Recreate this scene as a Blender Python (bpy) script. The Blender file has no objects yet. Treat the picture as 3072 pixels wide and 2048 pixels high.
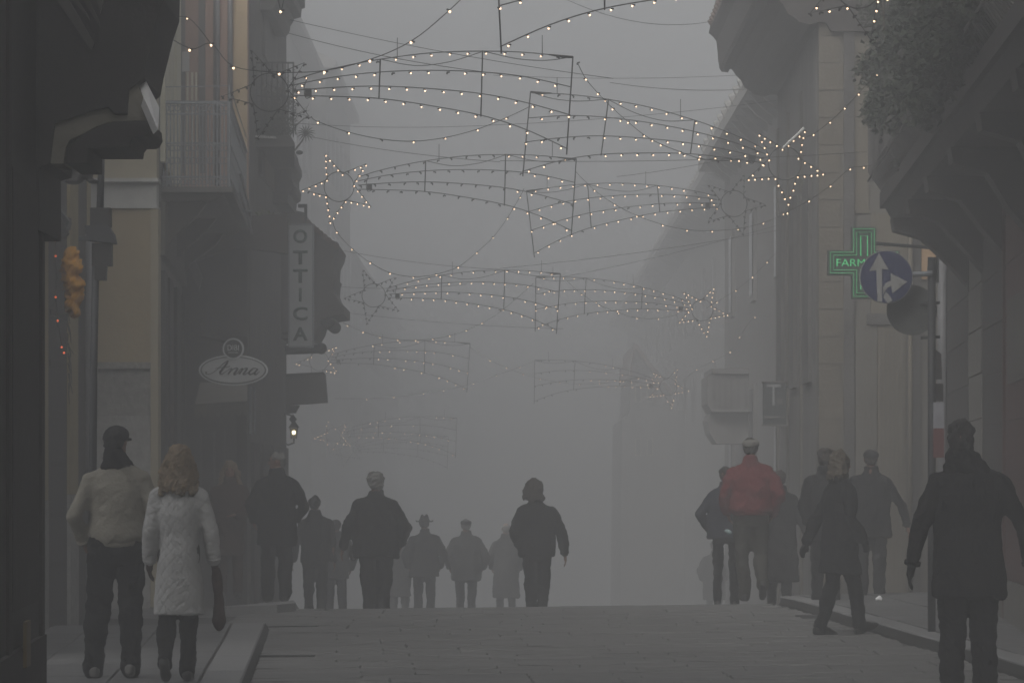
import bpy, bmesh, math, random
import numpy as np
from mathutils import Vector, Matrix
random.seed(7)
rng = np.random.default_rng(7)
scene = bpy.context.scene
COL = scene.collection
R = math.radians

# ------------------------------------------------------------------ camera
CZ = 1.40                 # eye height (m)
F = 13533.0               # focal length in pixels of the 3072 px wide photograph
HX, HY = 1536.0, 1450.0   # image centre column, horizon row
cam_d = bpy.data.cameras.new('camera')
cam_d.sensor_width = 36.0
cam_d.lens = 36.0 * F / 3072.0
cam_d.shift_y = (HY - 1024.0) / 3072.0
cam_d.clip_start, cam_d.clip_end = 0.5, 2000.0
cam = bpy.data.objects.new('camera', cam_d)
cam.location = (0, 0, CZ)
cam.rotation_euler = (R(90), 0, 0)
COL.objects.link(cam)
scene.camera = cam

# ------------------------------------------------------------------ sky, sun, exposure
SUN_EL, SUN_ROT = R(38), R(200)
world = bpy.data.worlds.new('World')
scene.world = world
world.use_nodes = True
nt = world.node_tree
nt.nodes.clear()
sky = nt.nodes.new('ShaderNodeTexSky')
sky.sky_type = 'NISHITA'
sky.sun_disc = False
sky.sun_elevation, sky.sun_rotation = SUN_EL, SUN_ROT
sky.dust_density, sky.air_density, sky.ozone_density = 7.0, 1.0, 1.0
hsv = nt.nodes.new('ShaderNodeHueSaturation')
hsv.inputs['Saturation'].default_value = 0.16
bgn = nt.nodes.new('ShaderNodeBackground')
bgn.inputs['Strength'].default_value = 0.15
wo = nt.nodes.new('ShaderNodeOutputWorld')
nt.links.new(sky.outputs[0], hsv.inputs['Color'])
nt.links.new(hsv.outputs[0], bgn.inputs['Color'])
nt.links.new(bgn.outputs[0], wo.inputs['Surface'])
sun_d = bpy.data.lights.new('sun', 'SUN')
sun_d.energy, sun_d.angle, sun_d.color = 0.5, R(40), (1.0, 0.96, 0.90)
sun = bpy.data.objects.new('sun', sun_d)
sun.rotation_euler = (R(90) - SUN_EL, 0, math.pi - SUN_ROT)
sun.location = (0, -10, 60)
COL.objects.link(sun)
scene.view_settings.view_transform = 'Standard'
scene.view_settings.look = 'None'
scene.view_settings.exposure = 0.52
scene.view_settings.gamma = 1.0
scene.view_settings.use_curve_mapping = False
scene.cycles.max_bounces = 5
scene.cycles.diffuse_bounces = 3
scene.cycles.glossy_bounces = 2
scene.cycles.volume_bounces = 1
scene.cycles.use_denoising = True
scene.cycles.denoiser = 'OPENIMAGEDENOISE'
FOG = 0.0155

# ------------------------------------------------------------------ helpers
def P(px, py, Y):
    """the point that stands at distance Y behind pixel (px, py) of the photograph"""
    return Vector(((px - HX) / F * Y, Y, CZ + (HY - py) / F * Y))

def XZ(poly, Y):
    return [((px - HX) / F * Y, CZ + (HY - py) / F * Y) for px, py in poly]

_d = [(-10, 1.50), (15, 1.45), (31, 1.40), (40, 1.315), (45, 1.265), (47, 1.275), (49, 1.39), (52, 1.62), (60, 2.05),
      (71, 2.45), (94, 3.5), (120, 4.7), (260, 10.5), (300, 12.5)]
_ys = np.linspace(-10, 300, 6201)
_dd = np.interp(_ys, [a for a, b in _d], [b for a, b in _d])
_k = np.ones(31) / 31
_dd[20:-20] = np.convolve(_dd, _k, 'same')[20:-20]
def road_z(x, y):
    return CZ - float(np.interp(y, _ys, _dd)) + 0.012 * x
PAVE = 0.085
def pave_z(x, y): return road_z(x, y) + PAVE
def kerb_l(y): return -1.79 - 0.039 * (y - 29.4)
def kerb_r(y): return 3.59 - 0.058 * (y - 31.6)

MATS = {}
def mat(name, col, rough=0.8, var=0.25, scale=6.0, bump=0.0, bscale=40.0, metal=0.0, rnd=0.0, stretch=None, spec=0.3):
    if name in MATS: return MATS[name]
    m = bpy.data.materials.new(name)
    m.use_nodes = True
    t = m.node_tree
    b = t.nodes['Principled BSDF']
    b.inputs['Roughness'].default_value = rough
    b.inputs['Metallic'].default_value = metal
    b.inputs['Specular IOR Level'].default_value = spec
    tc = t.nodes.new('ShaderNodeTexCoord')
    src = tc.outputs['Object']
    if stretch:
        mp = t.nodes.new('ShaderNodeMapping')
        mp.inputs['Scale'].default_value = stretch
        t.links.new(src, mp.inputs[0]); src = mp.outputs[0]
    n = t.nodes.new('ShaderNodeTexNoise')
    n.inputs['Scale'].default_value = scale
    n.inputs['Detail'].default_value = 6
    n.inputs['Roughness'].default_value = 0.65
    t.links.new(src, n.inputs['Vector'])
    r = t.nodes.new('ShaderNodeValToRGB')
    r.color_ramp.elements[0].position = 0.3
    r.color_ramp.elements[1].position = 0.7
    r.color_ramp.elements[0].color = tuple(c * (1 - var) for c in col) + (1,)
    r.color_ramp.elements[1].color = tuple(min(1, c * (1 + var)) for c in col) + (1,)
    t.links.new(n.outputs['Fac'], r.inputs[0])
    out = r.outputs[0]
    if rnd:
        oi = t.nodes.new('ShaderNodeObjectInfo')
        mr = t.nodes.new('ShaderNodeMapRange')
        mr.inputs['To Min'].default_value = 1 - rnd
        mr.inputs['To Max'].default_value = 1 + rnd
        t.links.new(oi.outputs['Random'], mr.inputs['Value'])
        mx = t.nodes.new('ShaderNodeVectorMath'); mx.operation = 'SCALE'
        t.links.new(out, mx.inputs[0]); t.links.new(mr.outputs[0], mx.inputs['Scale'])
        out = mx.outputs[0]
    t.links.new(out, b.inputs['Base Color'])
    if bump:
        n2 = t.nodes.new('ShaderNodeTexNoise')
        n2.inputs['Scale'].default_value = bscale
        n2.inputs['Detail'].default_value = 4
        t.links.new(src, n2.inputs['Vector'])
        bp = t.nodes.new('ShaderNodeBump')
        bp.inputs['Strength'].default_value = bump
        bp.inputs['Distance'].default_value = 0.02
        t.links.new(n2.outputs['Fac'], bp.inputs['Height'])
        t.links.new(bp.outputs[0], b.inputs['Normal'])
    MATS[name] = m
    return m

def emat(name, col, strength):
    if name in MATS: return MATS[name]
    m = bpy.data.materials.new(name)
    m.use_nodes = True
    b = m.node_tree.nodes['Principled BSDF']
    b.inputs['Base Color'].default_value = tuple(min(1, c) for c in col) + (1,)
    b.inputs['Emission Color'].default_value = tuple(col) + (1,)
    b.inputs['Emission Strength'].default_value = strength
    m.cycles.emission_sampling = 'NONE'
    MATS[name] = m
    return m

def tag(o, label=None, cat=None, group=None, kind=None):
    if label: o['label'] = label
    if cat: o['category'] = cat
    if group: o['group'] = group
    if kind: o['kind'] = kind
    return o

def empty(name, loc, label, cat, group=None):
    o = bpy.data.objects.new(name, None)
    o.empty_display_size = 0.2
    o.location = loc
    COL.objects.link(o)
    return tag(o, label, cat, group)

WORLD0 = {}
def origin(o):
    v = Vector((0, 0, 0))
    while o is not None:
        v += Vector(o.location); o = o.parent
    return v

def link_mesh(name, me, parent=None, m=None):
    o = bpy.data.objects.new(name, me)
    COL.objects.link(o)
    if parent is not None: o.parent = parent
    if m is not None and not me.materials: me.materials.append(m)
    return o

class MB:
    """collects shapes (world coordinates) into one mesh"""
    def __init__(self):
        self.v, self.f, self.fm = [], [], []
        self.mi = 0
    def add(self, vs, fs):
        n = len(self.v)
        self.v += [tuple(x) for x in vs]
        self.f += [tuple(i + n for i in f) for f in fs]
        self.fm += [self.mi] * len(fs)
        return self
    def box(self, x0, x1, y0, y1, z0, z1):
        vs = [(x, y, z) for z in (z0, z1) for y in (y0, y1) for x in (x0, x1)]
        return self.add(vs, [(0, 2, 3, 1), (4, 5, 7, 6), (0, 1, 5, 4), (2, 6, 7, 3), (0, 4, 6, 2), (1, 3, 7, 5)])
    def hexa(self, a, b):
        """two matching quads (lists of 4 points) joined"""
        vs = list(a) + list(b)
        return self.add(vs, [(3, 2, 1, 0), (4, 5, 6, 7), (0, 1, 5, 4), (1, 2, 6, 5), (2, 3, 7, 6), (3, 0, 4, 7)])
    def prism(self, poly, y0, y1, dx=0.0, dz=0.0):
        """xz polygon pushed from y0 to y1"""
        n = len(poly)
        vs = [(x, y0, z) for x, z in poly] + [(x + dx, y1, z + dz) for x, z in poly]
        fs = [tuple(range(n)), tuple(range(2 * n - 1, n - 1, -1))]
        fs += [(i, i + n, (i + 1) % n + n, (i + 1) % n) for i in range(n)]
        return self.add(vs, fs)
    def pprism(self, poly, Y, depth, dx=0.0):
        return self.prism(XZ(poly, Y), Y, Y + depth, dx)
    def fprism(self, poly, Y, depth):
        """like pprism, the outline given at its far end Y"""
        return self.prism(XZ(poly, Y), Y - depth, Y)
    def wall(self, p0, p1, z0, z1, t):
        """vertical wall from p0 to p1 (x, y), thickness t to the right of the direction"""
        a, b = Vector(p0), Vector(p1)
        d = (b - a).normalized()
        nrm = Vector((d.y, -d.x)) * t
        q = [a, b, b + nrm, a + nrm]
        z0s = z0 if isinstance(z0, (tuple, list)) else (z0, z0)
        z1s = z1 if isinstance(z1, (tuple, list)) else (z1, z1)
        lo = [(q[i].x, q[i].y, z0s[(0, 1, 1, 0)[i]]) for i in range(4)]
        hi = [(q[i].x, q[i].y, z1s[(0, 1, 1, 0)[i]]) for i in range(4)]
        return self.hexa(lo, hi)
    def tube(self, pts, r, n=6, closed=False):
        pts = [Vector(p) for p in pts]
        rs = r if isinstance(r, (list, tuple)) else [r] * len(pts)
        vs, fs = [], []
        m = len(pts)
        for i, p in enumerate(pts):
            if closed: t = pts[(i + 1) % m] - pts[i - 1]
            else: t = pts[min(i + 1, m - 1)] - pts[max(i - 1, 0)]
            if t.length < 1e-9: t = Vector((0, 0, 1))
            t.normalize()
            up = Vector((0, 1, 0)) if abs(t.y) < 0.8 else Vector((0, 0, 1))
            u = t.cross(up).normalized(); w = t.cross(u).normalized()
            for k in range(n):
                a = 2 * math.pi * k / n
                vs.append(p + (u * math.cos(a) + w * math.sin(a)) * rs[i])
        for i in range(m if closed else m - 1):
            j = (i + 1) % m
            for k in range(n):
                fs.append((i * n + k, i * n + (k + 1) % n, j * n + (k + 1) % n, j * n + k))
        if not closed:
            fs.append(tuple(range(n - 1, -1, -1))); fs.append(tuple((m - 1) * n + k for k in range(n)))
        return self.add(vs, fs)
    def ball(self, c, r, n=8, k=5):
        c = Vector(c)
        rr = Vector(r) if not isinstance(r, (int, float)) else Vector((r, r, r))
        vs = [c + Vector((0, 0, -rr.z))]
        for i in range(1, k):
            th = -math.pi / 2 + math.pi * i / k
            for j in range(n):
                a = 2 * math.pi * j / n
                vs.append(c + Vector((rr.x * math.cos(th) * math.cos(a), rr.y * math.cos(th) * math.sin(a), rr.z * math.sin(th))))
        vs.append(c + Vector((0, 0, rr.z)))
        fs = []
        for j in range(n):
            fs.append((0, 1 + (j + 1) % n, 1 + j))
            for i in range(k - 2):
                a = 1 + i * n
                fs.append((a + j, a + (j + 1) % n, a + n + (j + 1) % n, a + n + j))
            a = 1 + (k - 2) * n
            fs.append((a + j, a + (j + 1) % n, len(vs) - 1))
        return self.add(vs, fs)
    def disc(self, c, r, t, n=32, ry=None):
        """disc facing the -Y side"""
        ry = ry or r
        poly = [(c[0] + r * math.cos(2 * math.pi * i / n), c[2] + ry * math.sin(2 * math.pi * i / n)) for i in range(n)]
        return self.prism(poly, c[1], c[1] + t)
    def build(self, name, m, parent=None, smooth=False):
        off = origin(parent) if parent is not None else Vector((0, 0, 0))
        me = bpy.data.meshes.new(name)
        me.from_pydata([(x - off.x, y - off.y, z - off.z) for x, y, z in self.v], [], self.f)
        mats = m if isinstance(m, (list, tuple)) else [m]
        for q in mats: me.materials.append(q)
        if len(mats) > 1:
            me.polygons.foreach_set('material_index', self.fm)
        bm = bmesh.new(); bm.from_mesh(me)
        bmesh.ops.recalc_face_normals(bm, faces=bm.faces)
        bm.to_mesh(me); bm.free()
        if smooth:
            me.polygons.foreach_set('use_smooth', [True] * len(me.polygons))
        me.update()
        return link_mesh(name, me, parent)

def bevel(o, w=0.01, seg=2):
    bm = bmesh.new(); bm.from_mesh(o.data)
    bmesh.ops.bevel(bm, geom=[e for e in bm.edges if len(e.link_faces) == 2 and e.calc_face_angle(0) > 0.6], offset=w, segments=seg, affect='EDGES', clamp_overlap=True)
    bm.to_mesh(o.data); bm.free()
    return o

_BOLD = 0.0
def text_mesh(body, size, depth=0.004, font_shear=0.0, space=1.0):
    cu = bpy.data.curves.new('lettering', 'FONT')
    cu.body = body; cu.size = size; cu.extrude = depth; cu.shear = font_shear; cu.space_character = space
    cu.offset = _BOLD; cu.align_x = 'CENTER'; cu.align_y = 'CENTER'; cu.resolution_u = 4
    ob = bpy.data.objects.new('lettering', cu)
    COL.objects.link(ob)
    dg = bpy.context.evaluated_depsgraph_get()
    me = bpy.data.meshes.new_from_object(ob.evaluated_get(dg))
    bpy.data.objects.remove(ob); bpy.data.curves.remove(cu)
    me.materials.clear()
    return me

def letters(name, body, c, w, h, m, parent, depth=0.006, shear=0.0, bold=0.0):
    global _BOLD
    _BOLD = bold
    """lettering facing the camera side (-Y), fitted into w x h metres round c"""
    me = text_mesh(body, 1.0, 0.0, shear)
    co = np.array([v.co[:] for v in me.vertices])
    lo, hi = co.min(0), co.max(0)
    s = (w / (hi[0] - lo[0]), h / (hi[1] - lo[1]))
    off = origin(parent)
    for v in me.vertices:
        x = (v.co.x - (lo[0] + hi[0]) / 2) * s[0]; z = (v.co.y - (lo[1] + hi[1]) / 2) * s[1]
        v.co = Vector((c[0] + x, c[1], c[2] + z)) - off
    me.materials.append(m)
    bm = bmesh.new(); bm.from_mesh(me)
    r = bmesh.ops.extrude_face_region(bm, geom=bm.faces[:])
    bmesh.ops.translate(bm, vec=(0, depth, 0), verts=[v for v in r['geom'] if isinstance(v, bmesh.types.BMVert)])
    bmesh.ops.recalc_face_normals(bm, faces=bm.faces)
    bm.to_mesh(me); bm.free()
    return link_mesh(name, me, parent)

# ------------------------------------------------------------------ soft shapes (people, cloth): union of round primitives
_ico = []
for _i in range(1):
    _b = bmesh.new(); bmesh.ops.create_icosphere(_b, subdivisions=2, radius=1.0)
    _ico = np.array([v.co[:] for v in _b.verts]); _b.free()

class Soft:
    def __init__(self): self.bm = bmesh.new()
    def hull(self, balls):
        """convex hull of balls [(centre, radius or (rx, ry, rz)), ...]"""
        vs = []
        for c, r in balls:
            rr = np.array(r if not isinstance(r, (int, float)) else (r, r, r))
            for q in _ico * rr + np.array(c):
                vs.append(self.bm.verts.new(q))
        g = bmesh.ops.convex_hull(self.bm, input=vs)
        dead = [x for x in g['geom_interior'] + g['geom_unused'] if isinstance(x, bmesh.types.BMVert) and x.is_valid]
        if dead: bmesh.ops.delete(self.bm, geom=list(set(dead)), context='VERTS')
        return self
    def chain(self, pts, rs):
        for i in range(len(pts) - 1):
            self.hull([(pts[i], rs[i]), (pts[i + 1], rs[i + 1])])
        return self
    def loft(self, rings, n=20):
        """rings: (z, cx, cy, rx, ry)"""
        prev = None; allr = []
        for z, cx, cy, rx, ry in rings:
            allr.append([self.bm.verts.new((cx + rx * math.copysign(abs(math.cos(a)) ** 0.9, math.cos(a)), cy + ry * math.copysign(abs(math.sin(a)) ** 0.9, math.sin(a)), z)) for a in [2 * math.pi * k / n for k in range(n)]])
        for a, b in zip(allr[:-1], allr[1:]):
            for k in range(n):
                self.bm.faces.new((a[k], a[(k + 1) % n], b[(k + 1) % n], b[k]))
        self.bm.faces.new(allr[0][::-1]); self.bm.faces.new(allr[-1])
        return self
    def mesh(self, name, voxel, smooth=5, folds=None, seed=0):
        me = bpy.data.meshes.new('tmp')
        bmesh.ops.recalc_face_normals(self.bm, faces=self.bm.faces)
        self.bm.to_mesh(me); self.bm.free()
        ob = bpy.data.objects.new('tmp', me); COL.objects.link(ob)
        md = ob.modifiers.new('r', 'REMESH'); md.mode = 'VOXEL'; md.voxel_size = voxel; md.adaptivity = 0
        if smooth:
            s = ob.modifiers.new('s', 'SMOOTH'); s.factor = 0.5; s.iterations = smooth
        dg = bpy.context.evaluated_depsgraph_get()
        out = bpy.data.meshes.new_from_object(ob.evaluated_get(dg))
        bpy.data.objects.remove(ob); bpy.data.meshes.remove(me)
        out.name = name
        out.polygons.foreach_set('use_smooth', [True] * len(out.polygons))
        if folds:
            n = len(out.vertices)
            co = np.empty(n * 3); out.vertices.foreach_get('co', co); co = co.reshape(-1, 3)
            no = np.empty(n * 3); out.vertices.foreach_get('normal', no); no = no.reshape(-1, 3)
            g = np.random.default_rng(seed)
            co = co + no * folds(co, g)[:, None]
            out.vertices.foreach_set('co', co.ravel()); out.update()
        return out

def wrinkle(amp, scale, vert=0.35):
    """soft irregular folds; vert < 1 stretches them down the body"""
    def f(co, g):
        d = np.zeros(len(co)); w = co + 0.05 * np.sin(co[:, [1, 2, 0]] * 9 + g.uniform(0, 6, 3))
        for o in range(4):
            a = amp / (1.5 ** o); s = scale * (1.8 ** o)
            for _ in range(3):
                v = g.normal(size=3); v[2] *= vert; v /= np.linalg.norm(v)
                d += a * 0.45 * np.sin(w @ v * s + g.uniform(0, 6.28))
        return d
    return f
# ------------------------------------------------------------------ haze
hz = MB().box(-15.5, 15.5, -12, 262, -14.5, 15.5)
hm = bpy.data.materials.new('fog_air')
hm.use_nodes = True
_t = hm.node_tree
_t.nodes.remove(_t.nodes['Principled BSDF'])
_pv = _t.nodes.new('ShaderNodeVolumePrincipled')
_pv.inputs['Color'].default_value = (0.93, 0.94, 0.95, 1)
_pv.inputs['Density'].default_value = FOG
_pv.inputs['Anisotropy'].default_value = 0.4
_t.links.new(_pv.outputs[0], _t.nodes['Material Output'].inputs['Volume'])
haze = hz.build('haze', hm)
tag(haze, 'pale winter fog filling the whole street', kind='stuff')

# ------------------------------------------------------------------ ground, road, pavements
m_soil = mat('street_base', (0.10, 0.098, 0.095), 0.9, 0.3, 3)
m_mortar = mat('joint_mortar', (0.045, 0.044, 0.042), 0.95, 0.4, 8)
m_slab = mat('paving_stone', (0.14, 0.138, 0.135), 0.75, 0.6, 5, 0.4, 30, rnd=0.12, stretch=(.8, 5, 1))
m_slab2 = mat('pavement_stone', (0.13, 0.13, 0.13), 0.78, 0.25, 4, 0.35, 26, rnd=0.10)
m_kerb = mat('granite_kerb', (0.20, 0.20, 0.20), 0.75, 0.18, 40, 0.3, 60, rnd=0.05)
m_gap = mat('dark_drain', (0.05, 0.05, 0.05), 0.95, 0.3, 8)  # even dark colour of the drain channels

def sheet(name, x0f, x1f, ys, zf, m, dz=0.0, nx=8):
    mb = MB(); vs = []; fs = []
    for y in ys:
        a, b = x0f(y), x1f(y)
        for i in range(nx + 1):
            x = a + (b - a) * i / nx
            vs.append((x, y, zf(x, y) + dz))
    for j in range(len(ys) - 1):
        for i in range(nx):
            k = j * (nx + 1) + i
            fs.append((k, k + 1, k + nx + 2, k + nx + 1))
    mb.add(vs, fs)
    return mb.build(name, m, smooth=True)

ys_all = list(np.arange(-8, 40, 2.0)) + list(np.arange(40, 60, 0.5)) + list(np.arange(60, 258, 4.0))
tag(sheet('ground', lambda y: -14, lambda y: 14, ys_all, road_z, m_soil, -0.05), 'grey street ground running over the crest into fog', kind='structure')
ys_r = list(np.arange(10, 46, 1.0)) + list(np.arange(46, 60, 0.5)) + list(np.arange(60, 254, 4.0))
m_road = mat('worn_road_stone', (0.125, 0.123, 0.12), 0.8, 0.3, 3, 0.4, 25, stretch=(0.6, 6, 1))
def rl(y): return kerb_l(y) if y < 41 else kerb_l(41) - min(5.0, (y - 41) * 3.0) if y < 44.4 else -2.4 if y < 46 else -2.9
def rr_(y): return kerb_r(y) if y < 46.5 else kerb_r(46.5) + min(1.0, (y - 46.5) * .5)
road = sheet('road', rl, rr_, ys_r, road_z, m_mortar, -0.016)
tag(road, 'stone paved street sloping up to the crest', kind='structure')
far_road = sheet('road', lambda y: -6, lambda y: 6, [y for y in ys_r if y >= 48.4], road_z, m_road, 0.0)
tag(far_road, 'street falling away beyond the crest into fog', kind='structure')

def slab_mesh(name, m, thick=0.05, b=0.012):
    mb = MB().box(-0.5, 0.5, -0.5, 0.5, -thick, 0)
    o = mb.build(name, m)
    me = o.data
    bpy.data.objects.remove(o)
    return me

def slab_obj(name, w, d, thick, m, bev):
    """one stone; top at z = 0"""
    mb = MB()
    a, c = w / 2, d / 2
    lo = [(-a, -c, -thick), (a, -c, -thick), (a, c, -thick), (-a, c, -thick)]
    mi = [(-a, -c, -bev), (a, -c, -bev), (a, c, -bev), (-a, c, -bev)]
    a -= bev; c -= bev
    hi = [(-a, -c, 0), (a, -c, 0), (a, c, 0), (-a, c, 0)]
    mb.add(lo + mi + hi, [(3, 2, 1, 0)] + [(i, (i + 1) % 4, (i + 1) % 4 + 4, i + 4) for i in range(4)] +
           [(i + 4, (i + 1) % 4 + 4, (i + 1) % 4 + 8, i + 8) for i in range(4)] + [(8, 9, 10, 11)])
    o = mb.build(name, m)
    me = o.data; bpy.data.objects.remove(o)
    return me

slab_lib = [slab_obj('paving_slab', w, 0.345, 0.045, m_slab, 0.006) for w in (0.62, 0.8, 1.0, 1.2)]
slab_w = [0.62, 0.8, 1.0, 1.2]
def put(me, name, x, y, zf, dz, parent, rz=0.0, tilt=0.0, sx=1.0, sy=1.0):
    o = bpy.data.objects.new(name, me)
    sl = math.atan((zf(x, y + 0.4) - zf(x, y - 0.4)) / 0.8)
    o.location = (x, y, zf(x, y) + dz)
    o.rotation_euler = (sl + random.gauss(0, tilt), -0.012 + random.gauss(0, tilt), rz)
    o.scale = (sx, sy, 1)
    COL.objects.link(o); o.parent = parent
    return o
y = 30.2
nslab = 0
while y < 48.2:
    x = kerb_l(min(y, 41)) + 0.03; end = kerb_r(min(y, 46.5)) - 0.05
    if y > 41.1: x -= 0.5
    while x < end - 0.25:
        i = random.randrange(4); w = slab_w[i]
        if x + w > end: sx = (end - x) / w; w = end - x
        else: sx = 1.0
        put(slab_lib[i], 'paving_slab', x + w / 2, y, road_z, random.gauss(0, 0.0034), road, random.gauss(0, 0.002), 0.0012, sx * (1 - 0.012 / w), 1.0)
        nslab += 1
        x += w
    y += 0.36
# drains beside the kerbs
for px0, px1, py, Yd in ((790, 955, 1866, 41.6), (748, 945, 1962, 35.9), (2385, 2560, 1853, 42.6)):
    a, b = P(px0, py, Yd), P(px1, py, Yd)
    mb = MB(); z = road_z((a.x + b.x) / 2, Yd)
    mb.box(a.x, b.x, Yd - 0.05, Yd + 0.05, z - 0.02, z + 0.014)
    mb.build('drain_channel', m_gap, road)

# pavements
m_pvside = m_soil
lp = sheet('pavement', lambda y: -9 if y < 44.5 else -9, lambda y: kerb_l(y) - 0.29, list(np.arange(12, 41.01, 1.0)), pave_z, m_mortar, -0.016, 4)
tag(lp, 'narrow raised pavement along the shop fronts with a granite edge', kind='structure')
pl = slab_obj('paving_slab', 0.62, 0.9, 0.05, m_slab2, 0.006)
y = 28.4; row = 0
while y < 40.6:
    x = kerb_l(y) - 0.30 - 0.31; row += 1
    while x > -4.3:
        put(pl, 'paving_slab', x, y, pave_z, random.gauss(0, 0.0015), lp, 0.039, 0.001, 0.985, 0.985)
        x -= 0.62
    y += 0.9
kl = slab_obj('kerb_stone', 0.285, 1.2, 0.30, m_kerb, 0.012)
y = 22.0
while y < 40.6:
    put(kl, 'kerb_stone', kerb_l(y) - 0.143, y, pave_z, random.gauss(0, 0.0015), lp, 0.039, 0.0006, 1, 0.992)
    y += 1.2
# corner pavement beyond the side street
cp = MB()
zc = lambda x, y: road_z(x, y) + 0.085
pts = [(-9, 44.6), (-2.95, 44.6), (-2.35, 45.1), (-2.2, 45.9), (-2.3, 47.5), (-2.5, 56), (-2.6, 80), (-9, 80)]
n = len(pts)
cp.add([(x, y, zc(x, y) if y < 47 else road_z(x, min(y, 47)) + 0.085 - 0.0 * y if y < 47.6 else road_z(x, y) + 0.10) for x, y in pts] + [(x, y, road_z(x, y) - 0.2) for x, y in pts],
       [tuple(range(n))] + [(i, i + n, (i + 1) % n + n, (i + 1) % n) for i in range(n)])
tag(cp.build('pavement', m_kerb), 'corner pavement at the far side of the side street', kind='structure')
# right pavement
rp_ys = list(np.arange(12, 47.01, 1.0)) + list(np.arange(47.5, 60, 0.5))
def prz(x, y): return pave_z(x, y) + 0.012 * max(0, x - 3)
rp = sheet('pavement', lambda y: kerb_r(min(y, 46.5)) + 0.20, lambda y: 9, rp_ys, prz, m_mortar, -0.016, 6)
tag(rp, 'wide raised pavement in front of the balcony house', kind='structure')
pl2 = slab_obj('paving_slab', 0.7, 1.1, 0.05, m_slab2, 0.006)
y = 30.0
while y < 47.4:
    x = kerb_r(min(y, 46.5)) + 0.21 + 0.35
    while x < 5.6:
        put(pl2, 'paving_slab', x, y, prz, random.gauss(0, 0.0018), rp, 0.058, 0.0012, 0.985, 0.988)
        x += 0.7
    y += 1.1
kr = slab_obj('kerb_stone', 0.20, 1.2, 0.30, m_kerb, 0.012)
y = 24.0
while y < 46.6:
    put(kr, 'kerb_stone', kerb_r(y) + 0.10, y, prz, random.gauss(0, 0.0015), rp, 0.058, 0.0006, 1, 0.992)
    y += 1.2

m_kerb_shade = mat('kerb_face_shade', (0.022, 0.021, 0.020), .95, .3, 9)  # shade of the kerb face, put into the colour of a thin strip
def kerb_shade_strip(xf, side, y0, y1, parent):
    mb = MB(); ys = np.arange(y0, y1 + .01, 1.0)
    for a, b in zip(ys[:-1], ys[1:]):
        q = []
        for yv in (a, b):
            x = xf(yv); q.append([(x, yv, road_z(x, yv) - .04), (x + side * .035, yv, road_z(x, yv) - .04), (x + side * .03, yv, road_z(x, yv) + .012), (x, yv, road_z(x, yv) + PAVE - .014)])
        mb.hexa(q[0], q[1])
    mb.build('kerb_shade_strip', m_kerb_shade, parent)
kerb_shade_strip(lambda y: kerb_l(y) + .001, 1, 24, 41, lp)
kerb_shade_strip(lambda y: kerb_r(y) - .001, -1, 24, 46, rp)

# ------------------------------------------------------------------ house materials
m_dark = mat('dark_shopfront_wood', (0.022, 0.020, 0.019), 0.6, 0.3, 4, 0.2, 30)
m_dark2 = mat('dark_stained_wood', (0.035, 0.030, 0.028), 0.7, 0.3, 5, 0.2, 30)
m_iron = mat('painted_iron', (0.03, 0.031, 0.034), 0.55, 0.3, 20)
m_greyiron = mat('grey_painted_railing', (0.20, 0.215, 0.23), 0.55, 0.2, 20)
m_cream = mat('cream_plaster', (0.36, 0.32, 0.23), 0.9, 0.12, 2.2, 0.3, 18)
m_beige = mat('ochre_beige_plaster', (0.33, 0.268, 0.165), 0.9, 0.14, 1.8, 0.3, 18)
m_yellow = mat('yellow_plaster', (0.30, 0.25, 0.14), 0.9, 0.15, 2.0, 0.3, 18)
m_band = mat('grey_white_band', (0.46, 0.46, 0.44), 0.88, 0.15, 3, 0.2, 20)
m_stone = mat('rough_dado_stone', (0.24, 0.235, 0.22), 0.9, 0.35, 14, 0.9, 22)
m_stonel = mat('light_dado_stone', (0.31, 0.305, 0.29), 0.9, 0.25, 12, 0.6, 22)
m_corbel = mat('corbel_stone', (0.20, 0.19, 0.16), 0.9, 0.2, 6, 0.4, 24)
m_pink = mat('pink_plaster', (0.36, 0.24, 0.19), 0.9, 0.18, 2, 0.3, 18, stretch=(1, 1, 0.3))
m_ochre = mat('ochre_plaster', (0.38, 0.29, 0.18), 0.9, 0.18, 2, 0.3, 18, stretch=(1, 1, 0.3))
m_greyp = mat('grey_plaster', (0.13, 0.125, 0.12), 0.9, 0.3, 2.2, 0.3, 18, stretch=(1, 1, 0.3))
m_greyd = mat('sooty_grey_plaster', (0.085, 0.081, 0.078), 0.9, 0.3, 2.2, 0.3, 18)
m_tan = mat('tan_plaster', (0.13, 0.115, 0.09), 0.9, 0.15, 1.6, 0.3, 18, stretch=(1, 1, 0.4))
m_tan2 = mat('grey_tan_plaster', (0.11, 0.103, 0.09), 0.9, 0.15, 1.6, 0.3, 18, stretch=(1, 1, 0.4))
m_quoin = mat('corner_block_stone', (0.115, 0.102, 0.082), 0.88, 0.12, 5, 0.3, 25, rnd=0.05)
m_block = mat('pilaster_block_stone', (0.16, 0.152, 0.136), 0.88, 0.15, 5, 0.3, 25, rnd=0.07)
m_shut = mat('pale_shutter_paint', (0.55, 0.52, 0.40), 0.7, 0.1, 5)
m_glass = mat('dark_window_glass', (0.03, 0.033, 0.036), 0.12, 0.2, 2, spec=0.5)
m_tile = mat('old_roof_tile', (0.12, 0.085, 0.07), 0.9, 0.3, 6, rnd=0.15)
m_red = mat('dark_red_wood', (0.075, 0.03, 0.026), 0.7, 0.25, 5)
m_white = mat('white_board_paint', (0.86, 0.86, 0.86), 0.6, 0.06, 8)
m_far = mat('far_house_plaster', (0.24, 0.235, 0.225), 0.9, 0.2, 1.5)
m_pipe = mat('zinc_pipe', (0.16, 0.16, 0.165), 0.5, 0.2, 10)
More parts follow.
